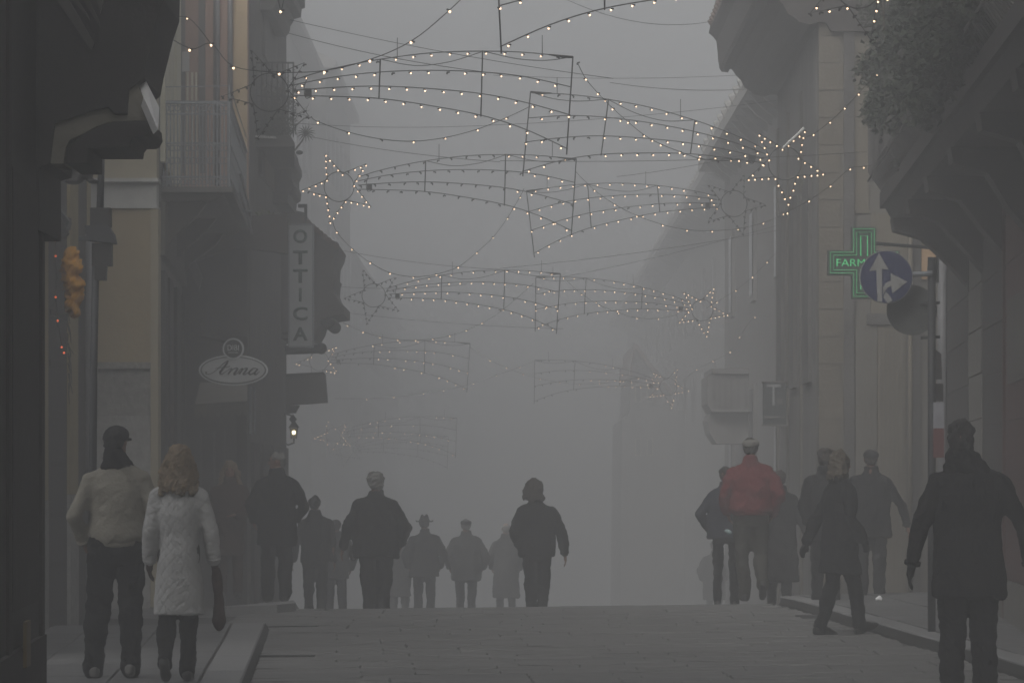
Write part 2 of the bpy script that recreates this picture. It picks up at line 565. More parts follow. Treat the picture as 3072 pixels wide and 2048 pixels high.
m_leaf = mat('ivy_leaf', (0.028, 0.036, 0.021), 0.6, 0.4, 3, rnd=0.2)
m_twig = mat('dry_twig', (0.06, 0.05, 0.04), 0.9, 0.3, 8)
m_green = mat('green_letter_paint', (0.010, 0.045, 0.036), 0.6, 0.15, 8)
m_panel = mat('pale_sign_plastic', (0.36, 0.375, 0.378), 0.5, 0.08, 4)

def window(par, name, c, w, h, y, fm, gm, bars=(1, 1), depth=0.05, frame=0.05):
    """window on a wall that faces the camera; c = (x, z) centre, y = wall face"""
    x, z = c
    f = MB()
    f.box(x - w / 2, x - w / 2 + frame, y - depth, y + 0.02, z - h / 2, z + h / 2)
    f.box(x + w / 2 - frame, x + w / 2, y - depth, y + 0.02, z - h / 2, z + h / 2)
    f.box(x - w / 2 + frame, x + w / 2 - frame, y - depth, y + 0.02, z + h / 2 - frame, z + h / 2)
    f.box(x - w / 2 + frame, x + w / 2 - frame, y - depth, y + 0.02, z - h / 2, z - h / 2 + frame)
    fr = f.build(name, fm, par)
    g = MB().box(x - w / 2 + frame, x + w / 2 - frame, y - 0.012, y - 0.004, z - h / 2 + frame, z + h / 2 - frame)
    g.build('pane', gm, fr).location = Vector((0, 0, 0))
    return fr

# facade helper: a flat street front as a line x = a + b*y
class Front:
    def __init__(self, y0, x0, y1, x1, side):
        self.y0, self.x0, self.y1, self.x1, self.s = y0, x0, y1, x1, side   # side +1: house lies to +x
    def x(self, y): return self.x0 + (self.x1 - self.x0) * (y - self.y0) / (self.y1 - self.y0)
    def panel(self, ya, yb, z0, z1, out=0.02, inn=0.02):
        """box on the front between ya and yb, standing out by 'out'"""
        s = self.s
        a0, a1 = self.x(ya) - s * out, self.x(ya) + s * inn
        b0, b1 = self.x(yb) - s * out, self.x(yb) + s * inn
        return ([(a0, ya, z0), (b0, yb, z0), (b1, yb, z0), (a1, ya, z0)], [(a0, ya, z1), (b0, yb, z1), (b1, yb, z1), (a1, ya, z1)])
def fpanel(fr, par, name, m, ya, yb, z0, z1, out=0.02, inn=0.02):
    mb = MB(); mb.hexa(*fr.panel(ya, yb, z0, z1, out, inn))
    return mb.build(name, m, par)
def zat(py, Y): return CZ + (HY - py) / F * Y

# ================================================================== LEFT SIDE
# ---- nearest house: dark shopfront with a jettied upper floor
nl = empty('shop_house', (-2.6, 25.5, 0), 'dark wooden shopfront house with jettied upper floor at the near kerb', 'house')
fr = Front(16, -2.20, 25.5, -2.66, -1)
MB().wall((-3.4, -9), (-2.2, 15.98), -0.3, 15.0, -5.0).build('unseen_side_wall', m_dark, nl)  # added out of view, raised and moved in to darken the near fog
mb = MB(); mb.hexa(*fr.panel(16, 25.5, -0.3, 15.0, 0, 5.5)); mb.build('wall', m_dark, nl)
fpanel(fr, nl, 'pilaster', m_dark2, 22.35, 22.6, 0, 6, 0.015, 0)
fpanel(fr, nl, 'pilaster', m_dark2, 25.25, 25.5, 0, 6, 0.02, 0)
fpanel(fr, nl, 'plinth', m_dark2, 20, 25.5, -0.2, 0.55, 0.03, 0)
fpanel(fr, nl, 'door_panel', m_dark2, 22.8, 25.0, 0.75, 3.0, 0.008, 0)
mb = MB(); mb.hexa(*fr.panel(23.25, 23.62, zat(1998, 23.4), zat(1862, 23.4), 0.05, -0.031)); mb.build('name_strip', mat('yellow_enamel', (0.11, 0.075, 0.02), 0.5, 0.2, 6), nl)
Y0 = 25.0
mb = MB(); mb.pprism([(-500, -400), (500, -400), (490, 0), (470, 60), (440, 180), (431, 232), (412, 250), (386, 268), (383, 342), (345, 342), (325, 322), (290, 328), (165, 368), (150, 490), (118, 500), (118, 690), (-500, 690)], Y0, 1.2)
mb.build('upper_floor', m_dark, nl)
mb = MB(); mb.pprism([(150, 491), (166, 371), (222, 352), (290, 331), (325, 325), (345, 345), (383, 345), (388, 271), (412, 252), (445, 330), (440, 361), (340, 364), (290, 379), (245, 404), (210, 419), (198, 440), (190, 491)], Y0 + 0.03, 0.5)
mb.build('corbel', m_corbel, nl)
mb = MB(); mb.pprism([(199, 491), (199, 441), (246, 405), (291, 380), (340, 365), (447, 362), (450, 388), (440, 407), (428, 412), (401, 412), (392, 424), (390, 443), (262, 443), (262, 491)], Y0 - 0.15, 0.9)
mb.build('balcony_slab', m_dark, nl)
for poly in ([(168, -2), (205, -2), (281, 128), (274, 152)], [(214, -2), (232, -2), (262, 46), (268, 60)], [(248, -2), (266, -2), (296, 62), (300, 84)], [(286, -2), (312, -2), (300, 40), (296, 20)]):
    mb = MB(); mb.pprism(poly, Y0 - 0.03, 0.028); mb.build('shutter_slat', mat('faded_slat', (0.075, 0.07, 0.068), 0.8, 0.2, 10), nl)
wb = MB()
_q = [(412, 249, .55), (431, 229, .60), (478, 322, .2), (474, 390, 0.0)]
wb.hexa([P(x, yy, Y0 - .35 + d) for x, yy, d in _q], [P(x, yy, Y0 - .35 + d) + Vector((-.03, .05, -.02)) for x, yy, d in _q])
tag(wb.build('notice_board', m_white), 'white tilted board on the edge of the near dark balcony', 'board')

# ---- doorway house with yellow strips
dh = empty('doorway_house', (-4.12, 40, 0), 'narrow yellow house front with dark tall doorway behind the near shop', 'house')
fr = Front(34, -4.12, 44.0, -4.12, -1)
mb = MB(); mb.hexa(*fr.panel(34, 44.0, -0.3, 9.0, 0, 5)); mb.build('wall', m_dark2, dh)
fpanel(fr, dh, 'pilaster', m_yellow, 39.2, 39.9, zat(1500, 39.6), 4.2, 0.02, 0)
fpanel(fr, dh, 'pilaster', m_stone, 39.2, 39.9, -0.1, zat(1500, 39.6) - 0.004, 0.025, 0)
fpanel(fr, dh, 'door', m_dark, 40.0, 41.6, -0.05, zat(690, 41), 0.01, 0)
for k in range(7):
    fpanel(fr, dh, 'door_rail', m_dark2, 40.1, 41.5, 0.2 + k * 0.45, 0.25 + k * 0.45, 0.018, -0.011)
fpanel(fr, dh, 'pilaster', m_yellow, 41.75, 42.55, zat(1482, 42), 5.2, 0.03, 0)
fpanel(fr, dh, 'pilaster', m_stonel, 41.75, 42.55, -0.1, zat(1482, 42) - 0.004, 0.035, 0)
mb = MB(); mb.tube([(-4.03, 43.1, -0.05), (-4.03, 43.1, zat(700, 43))], 0.045, 10); mb.build('drainpipe', m_pipe, dh, True)
fpanel(fr, dh, 'corner_strip', m_yellow, 43.7, 44.0, -0.1, 5.2, 0.012, 0)

aw = empty('folded_awning', (-3.95, 39.4, 2.5), 'dark folded awning arms leaning above the tall doorway', 'awning')
mb = MB(); mb.pprism([(98, 590), (136, 570), (208, 664), (197, 690)], 39.4, 0.25); mb.build('roller', m_iron, aw)
mb = MB(); mb.pprism([(110, 560), (130, 552), (206, 700), (190, 716)], 39.25, 0.1); mb.build('arm', m_dark2, aw)
mb = MB(); mb.pprism([(130, 545), (150, 560), (176, 640), (212, 655), (208, 690), (150, 660)], 39.7, 0.1); mb.build('folded_cloth', m_dark, aw)

# orange cloth, red lights, twigs
s = Soft()
for px, py, rx, rz in ((214, 770, .055, .09), (222, 800, .06, .1), (212, 840, .062, .1), (228, 858, .072, .08), (222, 890, .066, .09), (216, 918, .055, .07), (224, 935, .035, .045), (205, 800, .05, .12)):
    c = P(px, py, 37.6); s.hull([((c.x, c.y, c.z), (rx * 1.15, .12, rz * .93))])
me = s.mesh('cloth_bundle', 0.012, 2, wrinkle(0.013, 48, .9), 3)
me.materials.append(mat('orange_foil', (0.60, 0.29, 0.03), 0.55, 0.3, 9, 0.5, 30))
tag(link_mesh('cloth_bundle', me), 'crinkled orange cloth bundle hanging beside the tall dark doorway', 'decoration')
rl_ = empty('red_light_string', P(170, 800, 40), 'string of small red lights running down the dark doorway', 'light string')
m_rbulb = emat('red_bulb_glow', (1.0, 0.16, 0.05), 0.8)
mb = MB(); mb.tube([P(x, yy, 39.97) for x, yy in ((164, 690), (167, 722), (166, 768), (170, 830), (167, 891), (173, 962), (186, 1041))], 0.006, 5); mb.build('cable', m_iron, rl_)
for x, yy in ((166, 722), (167, 768), (167, 891), (173, 962), (185, 1041), (192, 1058)):
    mb = MB(); mb.ball(P(x, yy, 39.95), 0.010, 8, 5); mb.build('light_bulb', m_rbulb, rl_, True)
tw = empty('twig_garland', P(206, 1000, 41), 'thin dry twig garland trailing below the orange cloth', 'garland')
for k in range(9):
    y0 = 930 + k * 30
    pts = [P(200 + k * 0.8, y0 - 20, 40.9), P(203 + k * 0.8 + random.uniform(-4, 6), y0 + 12, 40.85), P(205 + random.uniform(2, 16), y0 + 42, 40.8)]
    MB().tube(pts, [0.010, 0.007, 0.003], 5).build('twig', m_twig, tw)

# ---- lamp post with boxed lantern
Yl = 34.0
zb = P(292, 1850, Yl).z
lp_ = empty('lamp_post', (P(290, 1800, Yl).x, Yl, pave_z(-3.1, Yl)), 'dark metal lamp post with boxed lantern at the side street corner', 'lamp post')
def seg(poly, name, m, d=0.14, Y=Yl): return MB().pprism(poly, Y - d / 2, d).build(name, m, lp_)
a = P(305, 460, Yl); b = P(300, 630, Yl); c = P(287, 790, Yl); d = P(281, 1100, Yl)
MB().tube([(d.x - .02, Yl, pave_z(d.x, Yl) - .05), d, c], [0.034, 0.028, 0.028], 10).build('pole', m_iron, lp_, True)
MB().tube([b, a], [0.028, 0.024], 10).build('upper_pole', m_iron, lp_, True)
seg([(270, 623), (331, 623), (331, 680), (270, 680)], 'lantern_box', m_dark, .15)
seg([(254, 676), (322, 676), (338, 700), (345, 729), (262, 720)], 'lantern_hood', m_iron, .24)
seg([(236, 709), (272, 709), (272, 722), (236, 722)], 'side_bracket', m_iron, .06)
seg([(275, 729), (334, 729), (334, 797), (318, 797), (316, 840), (284, 840), (284, 797), (275, 797)], 'lower_box', m_dark, .14)
s = Soft()
for (x, yy, rx, rz) in ((170, 505, .07, .06), (215, 505, .09, .065), (250, 525, .10, .045), (280, 545, .06, .02), (160, 525, .05, .04), (220, 545, .09, .03)):
    c = P(x, yy, 33.9); s.hull([((c.x, c.y, c.z), (rx * .81, .11, rz * .81))])
me = s.mesh('lamp_head', 0.014, 3); me.materials.append(m_dark); o = link_mesh('lamp_head', me, lp_); o.location = -origin(lp_)
o.location = Vector((0, 0, 0)) - origin(lp_)

# ---- beige corner house, wall facing the side street and the camera
bh = empty('corner_house', (-3.62, 46.0, 0), 'beige corner house with cornice band and stone dado beyond the side street', 'house')
YB = 46.0
xr = P(470, 0, YB).x
def bwall(name, m, y_top, y_bot, x0=-9.0, x1=None, out=0.0, th=0.3):
    x1 = xr if x1 is None else x1
    return MB().box(x0, x1, YB - out, YB + th, zat(y_bot, YB), zat(y_top, YB)).build(name, m, bh)
bwall('upper_wall', m_cream, -700, 535)
bwall('cornice', m_band, 535.3, 547, -9, xr + .02, 0.07)
bwall('band', m_band, 547.3, 623)
bwall('string_course', m_band, 619, 625, -9, xr + .015, 0.03)
bwall('wall', m_beige, 623.3, 1086, -9, P(452, 0, YB).x)
bwall('corner_pilaster', m_cream, 627, 1820, P(452.3, 0, YB).x, xr + .02, 0.03)
bwall('dado_cap', m_stone, 1086.3, 1106, -9, P(451, 0, YB).x, 0.06)
bwall('dado', m_stone, 1106.3, 1246, -9, P(451, 0, YB).x, 0.02)
bwall('dado_panel', m_stonel, 1246.3, 1830, -9, P(451, 0, YB).x, 0.03)
fb = Front(46.31, -3.625, 54.0, -3.95, -1)
mb = MB(); mb.hexa(*fb.panel(46.31, 54.0, -0.4, 8.2, 0, 5)); mb.build('street_wall', m_greyp, bh)
for ya, yb in ((46.7, 48.1), (48.3, 49.6), (50.5, 52.0)):
    fpanel(fb, bh, 'shutter', m_shut, ya, yb, zat(530, 49), 7.6, 0.05, 0)
for ya, yb in ((46.6, 47.5), (48.2, 49.4), (50.6, 52.2), (52.6, 53.6)):
    fpanel(fb, bh, 'shop_pilaster', m_dark2, ya, yb, 0, 3.6, 0.05, 0)
fpanel(fb, bh, 'lintel', m_tan2, 46.4, 53.9, 3.75, 4.3, 0.06, 0)
# balcony with grey railing
YA = 46.9
bal = empty('balcony', (-3.3, YA, 4.4), 'grey iron balcony with scrolled railing on the beige corner house', 'balcony')
def bx(Y): return -2.94 - 0.034 * (Y - 47)
z0, z1, z2 = zat(562, 47), zat(600, 47), zat(308, 47)
q = lambda Y, z, e=0: [(fb.x(max(Y, 46.32)) + .0, Y, z), (bx(Y) + e, Y, z)]
mb = MB()
A, B = q(YA, z0, .03), q(54, z0, .03); A2, B2 = q(YA, zat(578, 47), .03), q(54, zat(578, 47), .03)
mb.hexa([A2[0], A2[1], B2[1], B2[0]], [A[0], A[1], B[1], B[0]]); mb.build('slab', m_greyp, bal)
mb = MB(); A, B = q(YA + .1, zat(579, 47) - .001, -.06), q(53.9, zat(579, 47) - .001, -.06); A2, B2 = q(YA + .1, z1, -.16), q(53.9, z1, -.16)
mb.hexa([A2[0], A2[1], B2[1], B2[0]], [A[0], A[1], B[1], B[0]]); mb.build('moulding', m_tan2, bal)
for Y in (47.3, 50.2, 53.2):
    x1 = bx(Y)
    MB().prism([(fb.x(Y), z1 - .002), (x1 - .25, z1 - .002), (x1 - .35, z1 - .14), (fb.x(Y) + .12, z1 - .36), (fb.x(Y), z1 - .55)], Y, Y + .22).build('bracket', m_tan2, bal)
xa = P(474, 0, YA).x; xb = bx(YA)
zt = zat(308, YA)
MB().tube([(xa, YA, zt), (xb, YA, zt), (bx(53.9), 53.9, zt)], 0.020, 6).build('handrail', m_greyiron, bal)
MB().tube([(xa, YA, zt - .12), (xb, YA, zt - .12), (bx(53.9), 53.9, zt - .12)], 0.010, 5).build('rail', m_greyiron, bal)
zr = zat(430, YA)
MB().tube([(xa, YA, zr), (xb, YA, zr), (bx(53.9), 53.9, zr)], 0.010, 5).build('rail', m_greyiron, bal)
MB().tube([(xa, YA, z0 + .10), (xb, YA, z0 + .10), (bx(53.9), 53.9, z0 + .10)], 0.012, 5).build('rail', m_greyiron, bal)
MB().tube([(xa, YA, zat(262, YA)), (xb, YA, zat(258, YA)), (bx(53.9), 53.9, zat(258, YA))], 0.006, 5).build('clothes_line', m_greyiron, bal)
MB().tube([(xb, YA, z0), (xb, YA, zat(255, YA))], 0.014, 6).build('corner_post', m_greyiron, bal)
n = 20
for i in range(n):
    x = xa + (xb - xa) * (i + .5) / n
    MB().tube([(x, YA, z0), (x, YA, zt)], 0.0075, 5).build('baluster', m_greyiron, bal)
bal_me = None
for i in range(46):
    Y = YA + .15 + i * 0.15
    MB().tube([(bx(Y), Y, z0), (bx(Y), Y, zt)], 0.0075, 5).build('baluster', m_greyiron, bal)
sc = MB()
for i in range(13):
    for zz, r in ((z0 + .27, .034), (zt - .06, .03), (z0 + .05, .028), (zr - .05, .03)):
        x = xa + (xb - xa) * (i + .5) / 13
        sc.tube([(x + r * math.cos(t), YA, zz + r * math.sin(t)) for t in np.linspace(0, 2 * math.pi, 10)[:-1]], 0.006, 4, True)
for i in range(26):
    Y = YA + .2 + i * .265
    for zz, r in ((z0 + .27, .04), (zt - .06, .03), (z0 + .05, .03)):
        sc.tube([(bx(Y), Y + r * 2 * math.cos(t), zz + r * math.sin(t)) for t in np.linspace(0, 2 * math.pi, 10)[:-1]], 0.006, 4, True)
tag(sc.build('scrollwork', m_greyiron, bal), kind='stuff')
# lower sagging support frame of the balcony
MB().tube([P(697, 505, 50), P(740, 640, 51), P(756, 700, 51.5)], 0.02, 6).build('brace', m_greyiron, bal)
MB().tube([P(720, 520, 50), P(752, 640, 51), P(750, 690, 51.5)], 0.012, 6).build('brace', m_greyiron, bal)
MB().tube([P(728, 632, 50.9), P(757, 636, 50.9)], 0.014, 6).build('brace', m_greyiron, bal)

# ---- pink and ochre house that stands forward, with the dark shop below
ph = empty('pink_house', (-3.1, 56, -0.6), 'pink and ochre house standing forward with dark shops and carved canopy', 'house')
YC = 54.3
def cw(name, m, xa_, xb_, yt, yb_, out=0.0, th=0.25):
    return MB().box(P(xa_, 0, YC).x, P(xb_, 0, YC).x, YC - out, YC + th, zat(yb_, YC), zat(yt, YC)).build(name, m, ph)
cw('end_wall', m_pink, 400, 743, -500, 596)
cw('end_wall_lower', m_greyd, 400, 743, 596.3, 1950)
cw('ochre_strip', m_ochre, 700, 742, -400, 590, 0.015, 0)
for a_, b_ in ((534, 556), (596, 616), (640, 646)):
    cw('dark_shutter', m_greyp, a_, b_, -400, 520, 0.03, -0.001)
cw('window_board', m_band, 546, 569, 156, 216, 0.035, -.031)
for a_ in (560, 574, 586):
    cw('pale_slat', m_shut, a_, a_ + 6, 218, 540, 0.036, -.004)
for px in (652, 690):
    MB().tube([(P(px, 0, 54.2).x, 54.2, zat(560, YC)), (P(px, 0, 54.2).x, 54.2, 8.5)], 0.03, 8).build('drainpipe', m_pipe, ph, True)
cw('shop_post', m_dark2, 745 - 34, 742, 1160, 1900, 0.06, -.001)
cw('shop_board', m_greyd, 520, 742, 860, 1010, 0.08, -.001)
for a_, b_ in ((600, 606), (640, 646), (672, 677)):
    cw('door_frame', m_greyp, a_, b_, 1290, 1840, 0.03, -.001)
fc = Front(54.56, -3.175, 64.0, -3.20, -1)
mb = MB(); mb.hexa(*fc.panel(54.56, 64.0, -3.0, 8.9, 0, 5)); mb.build('street_wall', m_greyd, ph)
fpanel(fc, ph, 'balcony_door', m_tan, 57.3, 61.2, zat(560, 59), zat(428, 59), 0.03, 0)
fpanel(fc, ph, 'window', m_greyp, 57.5, 60.8, zat(200, 59), zat(60, 59), 0.03, 0)
fpanel(fc, ph, 'door_jamb', m_dark2, 56.6, 57.2, zat(560, 59), zat(428, 59), 0.05, 0)
for ya, yb in ((54.9, 56.2), (57.0, 58.6), (59.6, 61.2), (62.2, 63.8)):
    fpanel(fc, ph, 'shop_pilaster', m_dark2, ya, yb, -2, 1.9, 0.04, 0)
MB().fprism([(600, -300), (920, -300), (915, 25), (905, 28), (903, 53), (882, 58), (880, 66), (871, 80), (870, 92), (866, 102), (856, 112), (600, 112)], 60.5, 3.5).build('eaves', m_greyd, ph)
MB().pprism([(740, 402), (872, 408), (884, 430), (884, 440), (740, 440)], 56.0, 4.0, -.2).build('upper_balcony', m_greyd, ph)
MB().pprism([(742, 405), (826, 409), (829, 415), (742, 412)], 55.9, 0.09).build('balcony_edge', m_band, ph)
MB().fprism([(800, 425), (878, 425), (886, 436), (882, 452), (893, 474), (897, 492), (905, 512), (906, 530), (898, 548), (898, 566), (904, 584), (902, 604), (890, 612), (888, 640), (800, 640)], 62.5, 2.4).build('carved_cornice', m_greyd, ph)
MB().pprism([(894, 612), (921, 612), (921, 668), (914, 668), (912, 622), (894, 622)], 60.3, 0.12).build('hook', m_iron, ph)
xo = P(880, 0, 56.0).x
for zz in (6.62, 6.2):
    MB().tube([(P(752, 0, 56.0).x, 56.02, zz), (xo, 56.02, zz), (xo - .2, 60, zz)], .012, 5).build('rail', m_iron, ph)
for i in range(9):
    t = i / 8; MB().tube([(P(752, 0, 56.0).x * (1 - t) + xo * t, 56.02, 5.7), (P(752, 0, 56.0).x * (1 - t) + xo * t, 56.02, 6.62)], .007, 4).build('baluster', m_iron, ph)
# carved canopy over the optician
cn = MB()
cn.fprism([(800, 640), (935, 668), (941, 688), (962, 702), (985, 722), (1000, 738), (1013, 750), (1030, 763), (1036, 776), (1033, 790), (1022, 812), (1020, 846), (1026, 853), (1022, 864), (1020, 893), (1026, 908), (1036, 924), (1050, 936), (1050, 962), (1022, 966), (985, 978), (975, 1010), (962, 1032), (800, 1032)], 65.0, 2.5)
cn.build('canopy', m_greyd, ph)
MB().disc((P(1005, 983, 65.1).x, 62.7, P(1005, 983, 65.1).z), 0.088, 2.4, 20).build('scroll', m_greyd, ph)
c = P(1003, 737, 64.9)
MB().tube([(c.x + .06 * math.cos(t), c.y, c.z + .05 * math.sin(t)) for t in np.linspace(0, 2 * math.pi, 14)[:-1]], 0.016, 5, True).build('ring', m_greyd, ph)
for i in range(9):
    t = i / 8
    a = P(938 + 92 * t, 690 + 78 * t, 65.0)
    MB().tube([(a.x, 62.4, a.z), (a.x, 65.03, a.z)], 0.04, 8).build('roof_tile', m_tile, ph)
MB().tube([P(856, 1050, 60.9), P(962, 1046, 60.9)], 0.062, 12).build('sign_bar', m_iron, ph)
MB().ball(P(964, 1045, 60.9), 0.078, 12, 8).build('bar_end', m_iron, ph, True)
# overhang and cloth above the dark shop
MB().pprism([(530, 690), (700, 650), (862, 640), (862, 760), (700, 740), (540, 800)], 54.0, .25).build('shop_hood', m_dark2, ph)
MB().pprism([(530, 720), (548, 700), (606, 830), (596, 870)], 53.8, .15).build('hood_arm', m_greyp, ph)

# ---- awning under the oval sign
an = empty('scalloped_awning', P(670, 1200, 49.5), 'pale scalloped awning beneath the oval shop sign', 'awning')
m_cloth = mat('faded_awning_cloth', (0.20, 0.19, 0.17), 0.9, 0.15, 4)
a, b, c, d = P(585, 1215, 49.2), P(742, 1205, 49.2), P(742, 1150, 50.4), P(600, 1150, 50.4)
mb = MB(); mb.hexa([a, b, c, d], [p + Vector((0, 0, .012)) for p in (a, b, c, d)]); mb.build('roof_cloth', m_cloth, an)
for i in range(8):
    x0 = 583 + i * 20.5
    poly = [(x0, 1216 - i), (x0 + 19.8, 1215 - i), (x0 + 19.8, 1238 - i), (x0 + 15, 1250 - i), (x0 + 10, 1254 - i), (x0 + 5, 1250 - i), (x0, 1238 - i)]
    MB().pprism(poly, 49.15, 0.02).build('scallop', m_cloth, an)
MB().tube([P(750, 1158, 49.2), P(752, 1300, 49.2)], 0.018, 6).build('pole', m_greyiron, an)
MB().tube([P(763, 1158, 49.4), P(765, 1300, 49.4)], 0.012, 6).build('pole', m_greyiron, an)

# ---- oval sign
YS = 48.6
osn = empty('oval_sign', P(700, 1110, YS), 'grey oval hairdresser sign with round badge and script name', 'shop sign')
m_oval = mat('oval_sign_face', (0.38, 0.39, 0.39), 0.5, 0.06, 4)
m_rim = mat('oval_sign_rim', (0.48, 0.50, 0.50), 0.5, 0.06, 4)
m_ink = mat('sign_ink', (0.02, 0.02, 0.021), 0.5, 0.1, 6)
sp = YS / F
c = P(700, 1110, YS)
MB().disc((c.x, YS, c.z), 104 * sp, 0.06, 48, 46 * sp).build('rim', m_rim, osn)
MB().disc((c.x, YS - .006, c.z), 98.5 * sp, 0.005, 48, 41.5 * sp).build('border', m_ink, osn)
MB().disc((c.x, YS - .012, c.z), 94.5 * sp, 0.005, 48, 38 * sp).build('face', m_oval, osn)
c = P(700, 1046, YS)
MB().disc((c.x, YS - .024, c.z), 32 * sp, 0.07, 32).build('badge_rim', m_rim, osn)
MB().disc((c.x, YS - .030, c.z), 27 * sp, 0.005, 32).build('badge', m_ink, osn)
letters('lettering', 'DIBI', (c.x, YS - .034, c.z + 3 * sp), 34 * sp, 17 * sp, m_rim, osn, .003, 0, .02)
MB().box(c.x - 15 * sp, c.x + 15 * sp, YS - .034, YS - .031, c.z - 13 * sp, c.z - 10 * sp).build('badge_line', m_oval, osn)
def zs(pts, r): return MB().tube([P(580 + x / 5.225, 980 + yy / 5.225, YS - .016) for x, yy in pts], [k * sp * 1.35 for k in r], 6)
def smooth_pts(pts, rs, n=6):
    out, ro = [], []
    for i in range(len(pts) - 1):
        p0 = pts[max(0, i - 1)]; p1 = pts[i]; p2 = pts[i + 1]; p3 = pts[min(len(pts) - 1, i + 2)]
        for k in range(n):
            t = k / n
            q = [0.5 * (2 * p1[j] + (p2[j] - p0[j]) * t + (2 * p0[j] - 5 * p1[j] + 4 * p2[j] - p3[j]) * t * t + (3 * p1[j] - p0[j] - 3 * p2[j] + p3[j]) * t ** 3) for j in (0, 1)]
            out.append(q); ro.append(rs[i] + (rs[i + 1] - rs[i]) * t)
    return out + [pts[-1]], ro + [rs[-1]]
strokes = [
    ([(205, 700), (200, 735), (260, 740), (360, 680), (470, 575), (545, 528)], [2.6, 1.2, .8, .8, 1.0, 1.2]),
    ([(548, 530), (515, 590), (455, 665), (422, 715), (440, 742), (500, 705)], [1.4, 2.4, 2.8, 2.6, 1.2, .7]),
    ([(345, 650), (420, 640), (520, 632), (575, 615)], [.7, 1.0, .9, .7]),
    ([(500, 705), (575, 660), (600, 665), (545, 742)], [.7, .9, 2.0, 2.2]),
    ([(560, 725), (640, 655), (690, 658), (640, 735), (665, 742), (720, 700)], [.8, .9, 2.2, 2.4, 1.2, .7]),
    ([(700, 715), (745, 660), (770, 664), (715, 742)], [.7, .9, 2.0, 2.2]),
    ([(730, 725), (800, 655), (842, 658), (785, 735), (815, 742), (875, 700)], [.8, .9, 2.2, 2.4, 1.2, .7]),
    ([(1010, 662), (950, 650), (885, 695), (875, 735), (915, 742), (985, 685), (1012, 658)], [1.0, 1.2, 2.2, 2.2, 1.2, .9, 1.2]),
    ([(1012, 658), (960, 725), (985, 744), (1040, 700)], [1.6, 2.4, 1.4, .7])]
for pts, rs in strokes:
    p, r = smooth_pts(pts, rs); zs(p, r).build('script_stroke', m_ink, osn, True)
MB().tube([P(700, 1064, YS + .05), P(700, 1030, YS + .05), P(640, 1020, 51), P(600, 1010, 54.2)], 0.015, 6).build('bracket', m_iron, osn)

# ---- vertical optician sign
YO = 60.0
so = YO / F
ot = empty('vertical_sign', P(902, 1037, YO), 'tall pale vertical sign with green capital letters above the carved canopy', 'shop sign')
MB().pprism([(869, 676), (936, 676), (936, 1037), (869, 1037)], YO, 0.12).build('panel', m_panel, ot)
for x0, x1, yt, yb in ((864, 868.8, 672, 1041), (936.2, 941, 672, 1041), (868.9, 936.1, 671, 675.8), (868.9, 936.1, 1037.2, 1042)):
    MB().pprism([(x0, yt), (x1, yt), (x1, yb), (x0, yb)], YO - .01, 0.14).build('frame', m_greyiron, ot)
for ch, yc, w, h in (('O', 709, 42, 41), ('T', 772, 44, 42), ('T', 828, 44, 42), ('I', 884, 9, 40), ('C', 940, 44, 40), ('A', 1001, 44, 40)):
    c = P(901, yc, YO)
    letters('letter', ch, (c.x, YO - .012, c.z), w * so, h * so, m_green, ot, .01, 0, .028)
MB().tube([P(850, 720, YO + .06), P(868, 720, YO + .06)], 0.02, 6).build('bracket', m_iron, ot)
MB().tube([P(850, 1000, YO + .06), P(868, 1000, YO + .06)], 0.02, 6).build('bracket', m_iron, ot)

# ---- box sign and lit wall lantern
bs = empty('box_sign', P(930, 1165, 62), 'dull grey box sign jutting from the dark wall below the canopy', 'shop sign')
MB().pprism([(858, 1130), (975, 1123), (982, 1207), (858, 1216)], 62.0, .3).build('panel', m_greyp, bs)
MB().pprism([(858, 1121), (970, 1115), (975, 1122), (858, 1129)], 62.05, .25).build('hood', m_greyd, bs)
MB().pprism([(858, 1217), (898, 1216), (890, 1230), (886, 1238), (858, 1240)], 62.05, .25).build('bracket', m_greyd, bs)
wl = empty('wall_lantern', P(882, 1297, 61.5), 'lit iron wall lantern on the corner of the dark shop wall', 'lantern')
c = P(882, 1297, 61.5)
MB().prism([(c.x - .045, c.z + .06), (c.x + .045, c.z + .06), (c.x + .03, c.z - .08), (c.x - .03, c.z - .08)], 61.44, 61.56).build('glass', mat('lantern_glass', (0.25, 0.22, 0.15), 0.3, 0.1, 5), wl)
MB().ball((c.x, 61.43, c.z), 0.028, 10, 6).build('lamp_bulb', emat('lantern_glow', (1.0, 0.86, 0.55), 4.0), wl, True)
MB().prism([(c.x - .075, c.z + .065), (c.x + .075, c.z + .065), (c.x + .03, c.z + .13), (c.x, c.z + .17), (c.x - .03, c.z + .13)], 61.42, 61.58).build('cap', m_iron, wl)
for dx in (-.05, .05):
    MB().tube([(c.x + dx, 61.43, c.z + .065), (c.x + dx * .7, 61.43, c.z - .085)], 0.008, 5).build('frame_bar', m_iron, wl)
MB().tube([(c.x, 61.5, c.z - .08), (c.x, 61.5, c.z - .14), (c.x - .08, 61.5, c.z - .17), (c.x - .13, 61.5, c.z - .14)], 0.012, 6).build('arm', m_iron, wl)
d = P(879, 1257, 61.5)
MB().prism([(d.x, d.z + .07), (d.x + .055, d.z), (d.x, d.z - .07), (d.x - .055, d.z)], 61.47, 61.53).build('diamond_ornament', m_iron, wl)
MB().tube([(d.x - .12, 61.5, d.z + .08), (d.x - .02, 61.5, d.z + .05)], 0.012, 6).build('bracket', m_iron, wl)

